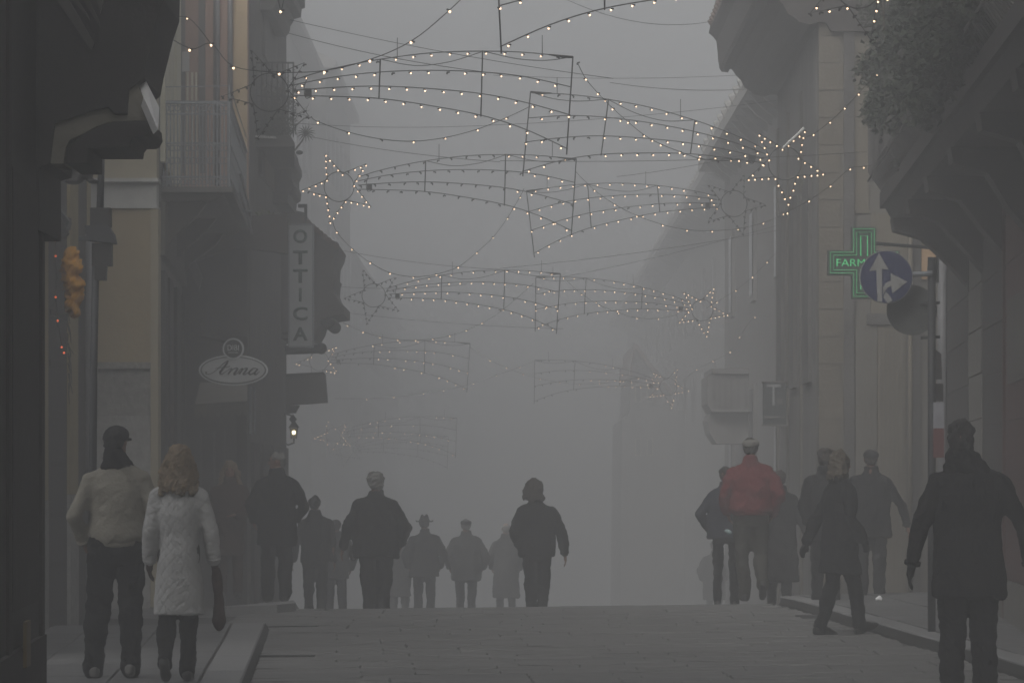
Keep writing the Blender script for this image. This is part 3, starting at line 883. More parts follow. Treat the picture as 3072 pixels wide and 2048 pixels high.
# ---- plants on the upper balcony
def leaf_card(mb, c, d, L, W, up=Vector((0, 0, 1))):
    d = d.normalized(); s = d.cross(up)
    if s.length < 1e-3: s = Vector((1, 0, 0))
    s = s.normalized() * W
    n = d.cross(s).normalized() * (W * .35)
    mb.add([c, c + d * L * .45 + s + n, c + d * L, c + d * L * .45 - s + n], [(0, 1, 2), (0, 2, 3)])
pp = empty('balcony_shrub', P(800, 405, 57), 'straggly leafless shrub with twigs on the upper balcony of the pink house', 'plant')
for k in range(46):
    b0 = P(random.uniform(770, 862), random.uniform(398, 405), random.uniform(56.3, 58.5))
    e = b0 + Vector((random.uniform(-.25, .3), random.uniform(-.3, .3), random.uniform(.3, .75)))
    mid = (b0 + e) / 2 + Vector((random.uniform(-.08, .08), 0, random.uniform(0, .08)))
    tb = MB().tube([b0, mid, e], [0.008, 0.006, 0.003], 4)
    for _ in range(3):
        p = mid.lerp(e, random.random()); tb.tube([p, p + Vector((random.uniform(-.18, .18), random.uniform(-.1, .1), random.uniform(0, .16)))], [0.004, 0.002], 3)
    tb.build('twig', m_twig, pp)
lf = MB()
for k in range(2600):
    c = P(min(886, random.gauss(828, 30)), 404 - abs(random.gauss(0, 58)), random.uniform(55.6, 58.6))
    leaf_card(lf, c, Vector((random.gauss(0, 1), random.gauss(0, 1), random.gauss(0, .7))), random.uniform(.03, .06), .012)
tag(lf.build('foliage', m_leaf, pp), kind='stuff')
sp_ = empty('spiky_plant', P(885, 440, 59), 'small spiky palm like plant leaning out from the carved cornice', 'plant')
MB().tube([P(884, 452, 59.5), P(905, 425, 59.5), P(918, 402, 59.5)], [0.014, 0.011, 0.008], 5).build('stem', m_twig, sp_)
for k in range(16):
    a = k / 16 * 2 * math.pi
    c = P(918, 400, 59.5); e = c + Vector((.13 * math.cos(a), random.uniform(-.06, .06), .12 * math.sin(a) - .01))
    MB().tube([c, c.lerp(e, .6) + Vector((0, 0, .012)), e], [0.005, 0.007, 0.001], 4).build('leaf', m_leaf, sp_)
MB().tube([P(868, 410, 59.5), P(890, 375, 59.5), P(912, 356, 59.5), P(935, 352, 59.5)], 0.009, 5).build('branch', m_twig, sp_)
MB().ball(P(898, 458, 59.5), (.05, .05, .03)).build('pot', m_iron, sp_)
gb = empty('window_box', P(800, 670, 55), 'green leafy window box on the dark shop hood beside the vertical sign', 'plant')
lf = MB()
for k in range(700):
    t = random.random()
    c = P(766 + 96 * t, 652 + 18 * t + random.gauss(0, 9), random.uniform(55, 56.4))
    leaf_card(lf, c, Vector((random.gauss(0, 1), random.gauss(0, 1), random.gauss(0, .7))), random.uniform(.04, .08), .02)
tag(lf.build('foliage', mat('pale_green_leaf', (0.10, 0.115, 0.05), 0.6, 0.3, 4), gb), kind='stuff')
MB().pprism([(766, 662), (862, 680), (862, 698), (766, 680)], 55.2, .25).build('trough', m_dark2, gb)

# ---- far houses on the left
def far_house(name, label, x, y0, y1, top, eave, side, wins=3, cat='house', wm=None):
    h = empty(name, (x, y0, road_z(x, y0)), label, cat)
    z0 = road_z(x, y1) - 1
    xo = x + side * 5.0
    MB().box(min(x, xo), max(x, xo), y0, y1, z0, top).build('wall', wm or m_far, h)
    e = MB(); a, b = x - side * eave, xo
    e.box(min(a, b), max(a, b), y0 - .4, y1 + .4, top + .002, top + .22); e.build('eaves', m_far, h)
    rx = [(a, top + .222), (a + side * 2.6, top + 1.35), (b, top + .222)]
    MB().prism(rx, y0 - .4, y1 + .4).build('roof', m_far, h)
    if wins == 8:
        for i in range(int((y1 - y0) / 1.4)):
            yy = y0 + .3 + i * 1.4
            MB().tube([(a - side * .03, yy, top + .235), (a + side * .5, yy, top + .45)], .11, 6).build('roof_tile', m_far, h)
            q = MB(); q.prism([(x, top), (x - side * eave * .9, top), (x - side * eave * .5, top - .22), (x, top - .4)], yy, yy + .25); q.build('corbel', m_greyp, h)
        for dy in (5.0, 17.5):
            MB().box(min(x + side * .7, x + side * 1.3), max(x + side * .7, x + side * 1.3), y0 + dy, y0 + dy + .7, top + .3, top + 1.5).build('chimney', m_far, h)
    nw = max(1, int((y1 - y0) / (3.2 if wins < 8 else 7)))
    for zz in (top - 2.2, top - 5.2):
        for i in range(nw):
            yy = y0 + (i + .5) * (y1 - y0) / nw
            f = MB().box(x - side * .06 if side > 0 else x - .02, x + .02 if side > 0 else x + .06, yy - .55, yy + .55, zz - .8, zz + .8).build('window', wm or m_greyp, h)
            MB().box(x - side * .075 - .005, x - side * .075 + .005, yy - .45, yy + .45, zz - .7, zz + .7).build('pane', m_glass, f)
    return h
def far_house_fix(): pass
far_house('far_house', 'tall house with stepped eaves fading behind the left hand stars', -5.7, 96, 128, 12.9, .4, -1)
far_house('far_house', 'paler house just showing beyond the stepped eaves house', -5.35, 129.5, 149, 13.3, .3, -1)
far_house('far_house', 'lowest house dissolving in fog at the far end on the lit star side', -5.7, 150.5, 225, 9.0, .4, -1)

# ================================================================== RIGHT SIDE
# ---- near house with balcony and rusticated pilasters
rh = empty('balcony_house', (4.3, 39, 0.1), 'tall house with dark shutters and jointed stone pilasters under the ivy balcony', 'house')
f1 = Front(26, 3.674, 54, 5.046, 1)
mb = MB(); mb.hexa(*f1.panel(26, 54, -0.6, 13.5, 0, 5)); mb.build('wall', m_greyp, rh)
MB().wall((3.674, 25.98), (4.4, -9), -0.6, 15.0, -5.0).build('unseen_side_wall', m_greyp, rh)  # unseen stretch back past the camera, kept tall to cut sky light
zs0 = prz(4.5, 45)
for ya, yb in ((42.7, 45.0), (49.9, 53.9)):
    for k in range(10):
        za = zs0 + k * 0.432
        fpanel(f1, rh, 'stone_block', m_block, ya, yb, za + .008, za + .424, 0.05 + random.uniform(-.004, .004), 0)
for ya, yb, m_ in ((45.02, 49.88, m_dark2), (39.3, 42.68, m_dark2), (33.5, 39.1, m_red)):
    fpanel(f1, rh, 'shop_shutter', m_, ya, yb, -.1, zs0 + 4.33, 0.035, 0)
    for k in range(9):
        zz = zs0 + .3 + k * .45
        fpanel(f1, rh, 'shutter_slat', m_, ya + .15, yb - .15, zz, zz + .4, 0.048, -.036)
fpanel(f1, rh, 'door_post', m_red, 39.11, 39.29, -.1, zs0 + 4.33, 0.06, 0)
wf = fpanel(f1, rh, 'shop_window', m_tan2, 35.0, 38.4, zat(1140, 37), zat(880, 37), 0.065, -.05)
fpanel(f1, wf, 'pane', m_tan2, 35.2, 38.1, zat(1125, 37), zat(905, 37), 0.07, -.066).location = (0, 0, 0)
fpanel(f1, rh, 'plinth', m_block, 26, 42.6, -.3, zs0 + .28, 0.056, 0)
fpanel(f1, rh, 'balcony_door', m_red, 33.0, 36.5, 4.6, 7.2, 0.03, 0)
fpanel(f1, rh, 'balcony_door', m_dark2, 40.5, 43.5, 4.6, 7.2, 0.03, 0)
MB().tube([(f1.x(50) - .12, 49.6, -.1), (f1.x(50) - .12, 49.6, zs0 + 4.3)], 0.05, 8).build('drainpipe', m_pipe, rh, True)
# balcony
rb = empty('balcony', (3.4, 40, 4.2), 'long stone balcony overgrown with ivy on the shuttered house', 'balcony')
def bo(Y): return 3.18 + .036 * (Y - 30.2)
za, zb_, zt = 4.20, 4.36, 5.32
mb = MB(); mb.hexa([(bo(27), 27, za), (bo(46), 46, za), (f1.x(46), 46, za), (f1.x(27), 27, za)], [(bo(27), 27, zb_), (bo(46), 46, zb_), (f1.x(46), 46, zb_), (f1.x(27), 27, zb_)]); mb.build('slab', m_dark2, rb)
mb = MB(); mb.hexa([(bo(27) + .12, 27.1, za - .13), (bo(46) + .12, 45.9, za - .13), (f1.x(46), 45.9, za - .13), (f1.x(27), 27.1, za - .13)], [(bo(27) + .05, 27.1, za - .002), (bo(46) + .05, 45.9, za - .002), (f1.x(46), 45.9, za - .002), (f1.x(27), 27.1, za - .002)]); mb.build('moulding', m_dark2, rb)
for Y in (29, 32.4, 35.8, 39.2, 42.4, 45.3):
    x1, x0 = bo(Y) + .1, f1.x(Y)
    MB().prism([(x0, za - .132), (x1, za - .132), (x1 + .02, za - .26), (x1 + .3, za - .34), (x0 - .2, za - .62), (x0, za - .85)], Y, Y + .35).build('bracket', m_dark2, rb)
for zz, r in ((zt, .03), (zt - .16, .012), (zb_ + .12, .012)):
    MB().tube([(f1.x(46) - .05, 45.95, zz), (bo(46) - .12, 45.95, zz), (bo(27) - .12, 27, zz)], r, 6).build('handrail' if r > .02 else 'rail', m_greyp, rb)
for i in range(112):
    Y = 45.9 - i * .168
    MB().tube([(bo(Y) + .03, Y, zb_), (bo(Y) - .11, Y, zb_ + .2), (bo(Y) - .12, Y, zt)], 0.011, 4).build('baluster', m_greyd, rb)
for i in range(7):
    x = bo(46) + .03 + (i + .5) * .145
    MB().tube([(x, 45.95, zb_), (x, 45.95, zt)], 0.011, 4).build('baluster', m_greyd, rb)
iv = empty('ivy', (3.0, 36, 5.3), 'dense ivy hanging over the rail of the stone balcony', 'plant')
lf = MB()
clumps = []
for k in range(210):
    Y = random.uniform(29.5, 45.6)
    clumps.append((bo(Y) + random.uniform(-.14, .16 if Y < 38 else .45), Y, 4.42 + random.random() * max(.25, (Y - 27) * .145), random.uniform(.10, .24) if Y < 38 else random.uniform(.12, .30)))
for cx, cy, cz, r in clumps:
    for _ in range(int(480 * r / .3)):
        v = Vector((random.gauss(0, 1), random.gauss(0, 1.4), random.gauss(0, 1)))
        v = v.normalized() * r * random.random() ** .4
        leaf_card(lf, Vector((cx, cy, cz)) + v, Vector((random.gauss(-.3, 1), random.gauss(-.3, 1), random.gauss(-.5, .8))), random.uniform(.045, .085), random.uniform(.018, .034))
tag(lf.build('foliage', m_leaf, iv), kind='stuff')
for k in range(26):
    Y = random.uniform(28, 45); x = bo(Y) + random.uniform(-.1, .2)
    MB().tube([(x, Y, 4.5), (x + random.uniform(-.1, .1), Y + random.uniform(-.2, .2), 5.3), (x + random.uniform(-.1, .2), Y + random.uniform(-.3, .3), random.uniform(5.8, 6.8))], [.014, .01, .005], 4).build('stem', m_twig, iv)

# ---- house with quoined corner and heavy eaves
qh = empty('eaves_house', (3.6, 52, -0.2), 'tan house with block corner and heavy carved eaves', 'house')
YR = 52.0
xc = P(2455, 0, YR).x
def rw(name, m, xa_, xb_, yt, yb_, out=0.0, th=-.001):
    return MB().box(P(xa_, 0, YR).x, P(xb_, 0, YR).x, YR - out, YR - .001 if th < 0 else YR + th, zat(yb_, YR), zat(yt, YR)).build(name, m, qh)
rw('end_wall', m_tan2, 2456, 2900, -800, 1860, 0, .3)
nb = 0; yy = 1830.0
while yy > -160:
    rw('corner_block', m_quoin, 2456.5, 2520 + (10 if nb % 2 else 0), yy - 80.5, yy - 1.5, 0.014 + random.uniform(-.002, .002)); yy -= 82; nb += 1
rw('rain_pipe_recess', m_greyd, 2531, 2562, -160, 1830, 0.06)
rw('tan_panel', m_tan, 2563, 2606, -160, 640, 0.02)
rw('tan_panel', m_tan, 2612, 2722, 640, 968, 0.02)
rw('lintel', m_greyd, 2600, 2720, 940, 974, 0.06)
dr = rw('shop_door', m_tan, 2632, 2716, 976, 1830, 0.03)
rw('door_frame', m_tan2, 2566, 2630, 976, 1830, 0.035)
for k in range(6):
    rw('door_slat', m_tan2, 2640 + k * 13, 2645 + k * 13, 990, 1820, 0.04)
MB().tube([(P(2731, 0, 51.8).x, 51.8, zat(1830, 52)), (P(2731, 0, 51.8).x, 51.8, zat(600, 52))], 0.026, 8).build('drainpipe', m_tan, qh, True)
rw('dark_pilaster', m_greyd, 2738, 2760, 640, 1830, 0.05)
rw('orange_panel', mat('orange_tan_plaster', (0.36, 0.24, 0.14), .9, .15, 2), 2764, 2822, 735, 838, 0.03)
f2 = Front(52.31, xc, 61.5, 3.62, 1)
mb = MB(); mb.hexa(*f2.panel(52.31, 61.5, -3, 9.5, 0, 5)); mb.build('street_wall', m_greyp, qh)
for ya, yb in ((53.2, 54.6), (56.5, 57.6), (59.6, 60.6)):
    fpanel(f2, qh, 'window_shutter', m_greyd, ya, yb, 2.6, 5.0, .05, 0)
for ya in (55.2, 58.4, 61.0):
    fpanel(f2, qh, 'pilaster', m_tan2, ya, ya + .35, -2.5, 6.2, .03, 0)
epoly = [(2150, -260), (2147, 0), (2136, 50), (2126, 100), (2140, 112), (2149, 124), (2152, 150), (2154, 182), (2158, 206), (2165, 216), (2184, 218), (2186, 206), (2196, 210), (2209, 228), (2222, 240), (2234, 264), (2252, 274), (2262, 284), (2290, 291), (2312, 284), (2330, 285), (2342, 308), (2620, 308), (2620, -260)]
xz = XZ(epoly, 61.6)
MB().prism(xz, 51.9, 61.6, 0.0).build('eaves', m_dark2, qh)
for i in range(20):
    yy = 52.1 + i * .48
    MB().tube([(xz[2][0] - .02, yy, xz[3][1] + .05), (xz[1][0] + .5, yy, xz[3][1] + .5)], 0.10, 7).build('roof_tile', m_tile, qh)

# ---- house behind with the T sign
th_ = far_house('fading_house', 'grey house with sloping eaves half lost in fog behind the eaves house', 5.75, 95, 225, 9.2, .9, 1, 8)
MB().box(5.6, 5.74, 95, 95.5, -6, 9.1).build('corner_strip', m_tan2, th_)
bxz = empty('box_bay', P(2190, 1200, 81), 'boxy closed bay with lintel fading on the foggy house front', 'bay')
Yb = 79.0
MB().pprism([(2135, 1105), (2270, 1105), (2270, 1120), (2135, 1120)], Yb - .1, 3).build('lintel', m_greyp, bxz)
MB().pprism([(2122, 1128), (2135, 1121), (2270, 1121), (2270, 1235), (2135, 1235), (2122, 1210)], Yb, 2.5).build('body', m_greyp, bxz)
for k, x in enumerate((2140, 2155, 2172, 2190, 2212, 2232, 2250)):
    MB().pprism([(x, 1140), (x + 7, 1140), (x + 7, 1222), (x, 1222)], Yb - .02, .018).build('bar', m_greyd, bxz)
sa = empty('shop_hood', P(2190, 1270, 81), 'rounded grey shop hood below the boxy bay', 'awning')
MB().pprism([(2130, 1240), (2270, 1236), (2270, 1330), (2150, 1330), (2130, 1300), (2122, 1262)], Yb + .3, 2).build('canopy', m_greyp, sa)
MB().pprism([(2134, 1236), (2270, 1231), (2270, 1235), (2134, 1240)], Yb + .2, 2).build('edge', m_greyd, sa)
YT = 57.6
ts = empty('tobacco_sign', P(2322, 1210, YT), 'dark hanging tobacconist sign with pale capital T', 'shop sign')
MB().pprism([(2289, 1148), (2358, 1148), (2358, 1272), (2289, 1272)], YT, .12).build('panel', mat('dark_sign_panel', (0.05, 0.055, 0.056), .5, .1, 4), ts)
for a_ in ([(2286, 1143), (2361, 1143), (2361, 1147.6), (2286, 1147.6)], [(2286, 1272.4), (2361, 1272.4), (2361, 1277), (2286, 1277)]):
    MB().pprism(a_, YT - .02, .16).build('frame', m_greyp, ts)
st = YT / F
c = P(2321, 1184, YT); letters('letter', 'T', (c.x, YT - .012, c.z), 42 * st, 64 * st, mat('faded_letter_paint', (0.22, 0.225, 0.225), .6, .1, 6), ts, .01)
MB().pprism([(2332, 1196), (2348, 1196), (2348, 1212), (2332, 1212)], YT - .006, .005).build('label', m_greyp, ts)
MB().pprism([(2291, 1248), (2356, 1248), (2356, 1254), (2291, 1254)], YT - .006, .005).build('stripe', m_greyp, ts)
MB().tube([P(2358, 1160, YT + .05), P(2374, 1160, YT + .05)], .015, 5).build('bracket', m_iron, ts)

far_house('fading_house', 'nearer grey house with overhanging eaves just beyond the wide carved eaves', 4.15, 66, 88, 7.5, .5, 1, 8, 'house', m_greyp)
# ---- gabled house far away
gh = empty('gabled_house', (4.0, 150, -5), 'dim pointed gable house deep in the fog', 'house')
MB().pprism([(1858, 1900), (1866, 1260), (1888, 1240), (1894, 1130), (1904, 1038), (1960, 1108), (2012, 1182), (2030, 1230), (2140, 1230), (2140, 1900)], 150, 14).build('wall', m_greyp, gh)
MB().pprism([(1888, 1130), (1902, 1028), (1912, 1034), (2024, 1180), (2014, 1186), (1906, 1044), (1896, 1132)], 149.6, 14.6).build('roof', m_tile, gh)
for x, yy in ((1915, 1180), (1950, 1180), (1915, 1340), (1950, 1340)):
    f = MB().pprism([(x - 9, yy - 26), (x + 9, yy - 26), (x + 9, yy + 26), (x - 9, yy + 26)], 149.9, .09).build('window', m_shut, gh)
    MB().pprism([(x - 7, yy - 24), (x + 7, yy - 24), (x + 7, yy + 24), (x - 7, yy + 24)], 149.85, .04).build('pane', m_glass, f)


# ---- pharmacy cross
YF = 48.0
sf = YF / F
pc = empty('pharmacy_cross', P(2592, 788, YF), 'green neon pharmacy cross sign behind the blue road sign', 'shop sign')
m_neon = emat('green_neon', (0.08, 0.55, 0.20), 0.06)
m_neon2 = emat('bright_green_neon', (0.10, 0.8, 0.28), 0.085)
m_cross = mat('cross_casing', (0.035, 0.05, 0.042), .6, .15, 5)
def cross(o, a):
    """outline of a cross: half length o, half width a (pixels)"""
    return [(-a, o), (a, o), (a, a), (o, a), (o, -a), (a, -a), (a, -o), (-a, -o), (-a, -a), (-o, -a), (-o, a), (-a, a)]
c0 = P(2592, 788, YF)
MB().prism([(c0.x + x * sf, c0.z + zz * sf) for x, zz in cross(108, 37)], YF, YF + .14).build('casing', m_cross, pc)
for o_, a_, mm, r in ((101, 31, m_neon, .006), (91, 22, m_neon, .006)):
    MB().tube([(c0.x + x * sf, YF - .012, c0.z + zz * sf) for x, zz in cross(o_, a_)], r, 5, True).build('neon_tube', mm, pc)
for s_ in (1, -1):
    MB().tube([(c0.x - 10 * sf, YF - .012, c0.z + s_ * 20 * sf), (c0.x - 10 * sf, YF - .012, c0.z + s_ * 80 * sf), (c0.x + 10 * sf, YF - .012, c0.z + s_ * 80 * sf), (c0.x + 10 * sf, YF - .012, c0.z + s_ * 20 * sf)], .007, 5).build('neon_tube', m_neon2, pc)
letters('lettering', 'FARMACIA', (c0.x + 3 * sf, YF - .016, c0.z), 172 * sf, 22 * sf, m_neon2, pc, .006)
MB().tube([(c0.x + 20 * sf, YF + .07, c0.z + 60 * sf), (c0.x + 1.2, YF + 1.5, c0.z + 60 * sf)], .02, 6).build('bracket', m_iron, pc)

# ---- road sign on its post
YG = 37.0
sg = YG / F
xp = P(2797, 0, YG).x
rs = empty('road_sign', (xp, YG, prz(xp, YG)), 'blue round road sign with straight and right arrows on a slim post', 'road sign')
m_blue = mat('blue_sign_paint', (0.026, 0.032, 0.085), .45, .1, 5)
m_arrow = mat('white_arrow_paint', (0.24, 0.24, 0.232), .5, .08, 5)
m_back = mat('sign_back_metal', (0.075, 0.078, 0.075), .6, .15, 6)
MB().tube([(xp, YG + .06, prz(xp, YG) - .05), (xp, YG + .06, zat(770, YG))], .033, 10).build('post', m_iron, rs, True)
c0 = P(2658, 831, YG)
MB().disc((c0.x, YG - .02, c0.z), 80 * sg, .018, 48).build('rim', m_arrow, rs)
MB().disc((c0.x, YG - .026, c0.z), 77.5 * sg, .005, 48).build('disc', m_blue, rs)
MB().pprism([(2637, 759), (2666, 809), (2646, 806), (2646, 905), (2632, 905), (2629, 810), (2608, 813)], YG - .031, .004).build('straight_arrow', m_arrow, rs)
MB().pprism([(2649, 862), (2658, 848), (2672, 842), (2672, 819), (2722, 845), (2677, 880), (2674, 857), (2664, 862), (2655, 872), (2649, 884)], YG - .0315, .004).build('right_arrow', m_arrow, rs)
MB().pprism([(2657, 875), (2664, 881), (2678, 902), (2664, 909), (2650, 892)], YG - .0305, .004).build('arrow_tail', m_arrow, rs)
MB().tube([P(2736, 824, YG + .03), P(2797, 820, YG + .03)], .022, 8).build('arm', m_greyiron, rs)
MB().pprism([(2782, 800), (2812, 770), (2812, 848), (2784, 860)], YG + .1, .02).build('plate', m_greyiron, rs)
MB().tube([P(2812, 768, YG + .08), P(2812, 848, YG + .08)], .012, 6).build('rod', m_iron, rs)
b0 = P(2741, 928, YG)
MB().disc((b0.x, YG + .16, b0.z), 76 * sg, .012, 40).build('rear_disc', m_back, rs)
for yy in (908, 1011):
    MB().tube([P(2762, yy + 3, YG + .13), P(2820, yy - 1, YG + .13)], .012, 6).build('clamp', m_iron, rs)
nb_ = empty('parking_notice', P(2816, 1290, YG), 'narrow white and red notice strip on the road sign post', 'notice')
MB().pprism([(2800, 1206), (2832, 1206), (2832, 1284), (2800, 1284)], YG - .02, .02).build('white_panel', mat('aged_white_panel', (0.27, 0.275, 0.30), .6, .12, 14), nb_)
MB().pprism([(2800, 1284.3), (2832, 1284.3), (2832, 1372), (2800, 1372)], YG - .02, .02).build('red_panel', mat('red_notice_paint', (0.12, 0.035, 0.033), .6, .15, 6), nb_)
MB().pprism([(2798, 1040), (2824, 1062), (2826, 1138), (2802, 1138)], YG + .1, .04).build('dark_bracket', m_dark2, nb_)
MB().pprism([(2800, 1150), (2830, 1150), (2830, 1204), (2800, 1204)], YG + .1, .04).build('back_plate', m_dark2, nb_)

# crumpled paper on the pavement
s = Soft(); c = P(2634, 1792, 44.0); zc_ = prz(c.x, 44.0)
s.hull([((c.x, 44, zc_ + .02), (.028, .024, .014)), ((c.x + .015, 44.02, zc_ + .026), (.018, .015, .014))])
me = s.mesh('crumpled_paper', 0.006, 1, wrinkle(.008, 90, 1)); me.materials.append(m_white)
tag(link_mesh('crumpled_paper', me), 'small white crumpled paper lying on the wide pavement', 'litter')
# ================================================================== CHRISTMAS LIGHTS ACROSS THE STREET
m_frame = mat('comet_frame_metal', (0.035, 0.035, 0.037), .6, .2, 10)
m_cable = mat('black_cable', (0.015, 0.015, 0.016), .6, .2, 10)
m_lit = emat('warm_bulb_glow', (1.0, 0.67, 0.43), 2.5)
m_unlit = mat('unlit_bulb_glass', (0.05, 0.05, 0.05), .2, .1, 8)
def bulb_mesh(name, glass, r):
    b = MB()
    b.mi = 0; b.ball((0, 0, -r * 1.2), (r, r, r * 1.15), 8, 5)
    b.mi = 1; b.tube([(r * 2.6, 0, r * .4), (-.3 * r, 0, -r * .2)], [r * .75, r * .85], 6)
    o = b.build(name, [glass, m_cable]); me = o.data
    bpy.data.objects.remove(o)
    return me
B_LIT = bulb_mesh('light_bulb', m_lit, .0074)
B_OFF = bulb_mesh('light_bulb', m_unlit, .0085)
B_BIG = bulb_mesh('light_bulb', m_lit, .0100)
def bulb(p, parent, lit=True, big=False):
    o = bpy.data.objects.new('light_bulb', (B_BIG if big else B_LIT) if lit else B_OFF)
    o.location = Vector(p) - origin(parent)
    o.rotation_euler = (random.gauss(0, .2), random.gauss(0, .25), random.choice((0, math.pi)))
    COL.objects.link(o); o.parent = parent
TIPS = [(-41, 98), (82, 69), (93, -56), (-26, -106), (-109, -9.5)]
INS = [(10, 39.5), (43, 7), (21, -40), (-38, -27.5), (-35, 21)]
BARS = [
    [(60, 29), (110, 45), (180, 62), (260, 77), (380, 92), (500, 96), (600, 93), (711, 82)],
    [(58, 17), (150, 35), (260, 47), (380, 51), (500, 47), (600, 36), (708, 12)],
    [(57, 4), (150, 11), (260, 14), (380, 8), (500, -4), (600, -24), (704, -53)],
    [(58, -8), (150, -10), (260, -15), (380, -32), (500, -55), (600, -87), (700, -133)]]
UPS = [((260, 78), (257, -16)), ((500, 98), (496, -57)), ((712, 84), (697, -146))]
def along(pts, step, start):
    out = []; acc = -start
    for a, b in zip(pts[:-1], pts[1:]):
        L = math.dist(a, b)
        while acc + 1e-6 < L:
            if acc >= 0: out.append((a[0] + (b[0] - a[0]) * acc / L, a[1] + (b[1] - a[1]) * acc / L))
            acc += step
        acc -= L
    return out
def catm(pts, n=5):
    return smooth_pts(pts, [1] * len(pts), n)[0]
U = 49.0 / F
def comet(label, cx, cy, Y, side, rot, star_lit, tail_lit, skip=0.0):
    c = P(cx, cy, Y)
    root = empty('comet_light', c, label, 'street decoration', 'comet shaped light frames hung across the street')
    th = R(rot)
    def T(p, dy=0.0):
        x, z = side * p[0] * U, p[1] * U
        return Vector((c.x + x * math.cos(th) - z * math.sin(th), Y + dy, c.z + x * math.sin(th) + z * math.cos(th)))
    star = []
    for i in range(5): star += [TIPS[i], INS[i]]
    MB().tube([T(p) for p in star], .0056, 6, True).build('star_outline', m_frame, root)
    MB().tube([T((45 * math.cos(t), 45 * math.sin(t)), .012) for t in np.linspace(0, 2 * math.pi, 33)[:-1]], .005, 5, True).build('star_ring', m_frame, root)
    for b in BARS:
        MB().tube([T(p) for p in catm(b)], .0046, 5).build('tail_bar', m_frame, root)
    for a, b in UPS:
        MB().tube([T(a, .014), T(b, .014)], .0060, 6).build('upright', m_frame, root)
    a = T((84, 8)); b = T((99, -10)); x0, x1 = sorted((a.x, b.x))
    MB().box(x0, x1, Y - .03, Y + .03, min(a.z, b.z), max(a.z, b.z)).build('power_box', m_frame, root)
    MB().tube([T(p, -.02) for p in catm([(265, 76), (340, 62), (420, 70), (498, 94)])], .0035, 4).build('loose_cable', m_cable, root)
    MB().tube([T(p, -.02) for p in catm([(505, 95), (580, 78), (650, 74), (708, 82)])], .0035, 4).build('loose_cable', m_cable, root)
    MB().tube([T(p, -.02) for p in catm([(90, 34), (82, 10), (86, -14), (100, -10)])], .0035, 4).build('loose_cable', m_cable, root)
    MB().tube([T((712, 83), .02), T((690, 84), .02), T((655, 88), -.01)], [.011, .014, .006], 5).build('cable_bundle', m_cable, root)
    for k, b in enumerate(BARS):
        for p in along(catm(b), 42.7, 14 + 9 * k):
            if random.random() < skip: continue
            lit = tail_lit(p[0]) and random.random() > .06
            bulb(T((p[0], p[1] - 4), -.012), root, lit)
    for i in range(5):
        for a, b in ((TIPS[i], INS[i]), (INS[i], TIPS[(i + 1) % 5])):
            for t in (0.02, .27, .52, .77):
                if random.random() < skip * .6: continue
                bulb(T((a[0] + (b[0] - a[0]) * t, a[1] + (b[1] - a[1]) * t - 3), -.012), root, random.random() < star_lit * .97)
    # hanger wires up to the carrying cable
    for p in ((300, 84), (640, 90)):
        q = T(p); MB().tube([q, q + Vector((0, .02, .16))], .003, 4).build('hanger', m_cable, root)
    return root
yes = lambda x: True
comet('lit comet, nearest and largest, its star behind the balcony shrub', 808, 277, 38.3, 1, 0, 0.06, yes)
comet('comet with lit star and tail lit only at its far half, above the vertical sign', 1017, 560, 49.0, 1, 0, True, lambda x: x > 505)
comet('comet with dark star and lit tail beside the carved canopy', 1121, 886, 62.3, 1, 0, False, lambda x: x > 110)
comet('hazy comet with star lit just below the carved canopy scroll', 957, 1083, 77.0, 1, 0, True, lambda x: x > 250, .3)
comet('faint comet low in the fog above the grey haired walker', 1001, 1306, 94.0, 1, 1.5, True, lambda x: x > 120, .5)
comet('barely visible unlit comet frame deep in the fog', 1040, 1352, 114.0, 1, 1.5, False, lambda x: False, .4)
comet('large lit comet cut off by the top edge, star against the wide eaves', 2575, -44, 32.0, -1, -1, 0.45, yes)
comet('lit comet tilted tail up with bright star against the tan corner blocks', 2355, 490, 44.3, -1, -9, True, lambda x: x < 520 or x > 640)
comet('comet with unlit star and lit tail, drooping to the tail end', 2202, 611, 56.3, -1, 3.2, False, yes)
comet('small lit comet over the gabled house, star beside the foggy house front', 2107, 930, 69.0, -1, -4.5, True, yes)
comet('dim comet in front of the pointed gable', 2005, 1160, 86.0, -1, -4.6, True, lambda x: x < 420, .4)

def garland(label, pts, Y0, Y1, bulbs=None, big=False, skip_ends=0, r=.0034, lit=yes):
    """drooping cable with bulbs at the listed pixels"""
    n = len(pts)
    P3 = [P(x, yy, Y0 + (Y1 - Y0) * i / (n - 1)) for i, (x, yy) in enumerate(pts)]
    root = empty('light_garland', P3[n // 2], label, 'light string', 'bulb strings drooping between the comets')
    p2 = []
    for i in range(n - 1):
        a, b, c_, d = P3[max(0, i - 1)], P3[i], P3[i + 1], P3[min(n - 1, i + 2)]
        for k in range(5):
            t = k / 5
            p2.append(0.5 * (2 * b + (c_ - a) * t + (2 * a - 5 * b + 4 * c_ - d) * t * t + (3 * b - a - 3 * c_ + d) * t ** 3))
    p2.append(P3[-1])
    MB().tube(p2, r, 4).build('cable', m_cable, root)
    for i, p in enumerate(P3):
        if skip_ends and (i < skip_ends or i >= n - skip_ends): continue
        bulb(p + Vector((0, -.012, -.004)), root, lit(i), big)
garland('bulb string from the near dark eaves up to the cut off comet', [(460, 82), (570, 146), (633, 131), (700, 199), (838, 217), (975, 212), (1110, 179), (1235, 123), (1350, 30), (1440, -60)], 36.5, 33.5, big=True, skip_ends=0)
garland('bulb string drooping below the nearest comet to the tilted one', [(934, 350), (953, 365), (1046, 397), (1147, 418), (1240, 424), (1335, 413), (1432, 388), (1520, 353), (1590, 320)], 38.5, 44.0, skip_ends=1, lit=lambda i: i != 3)
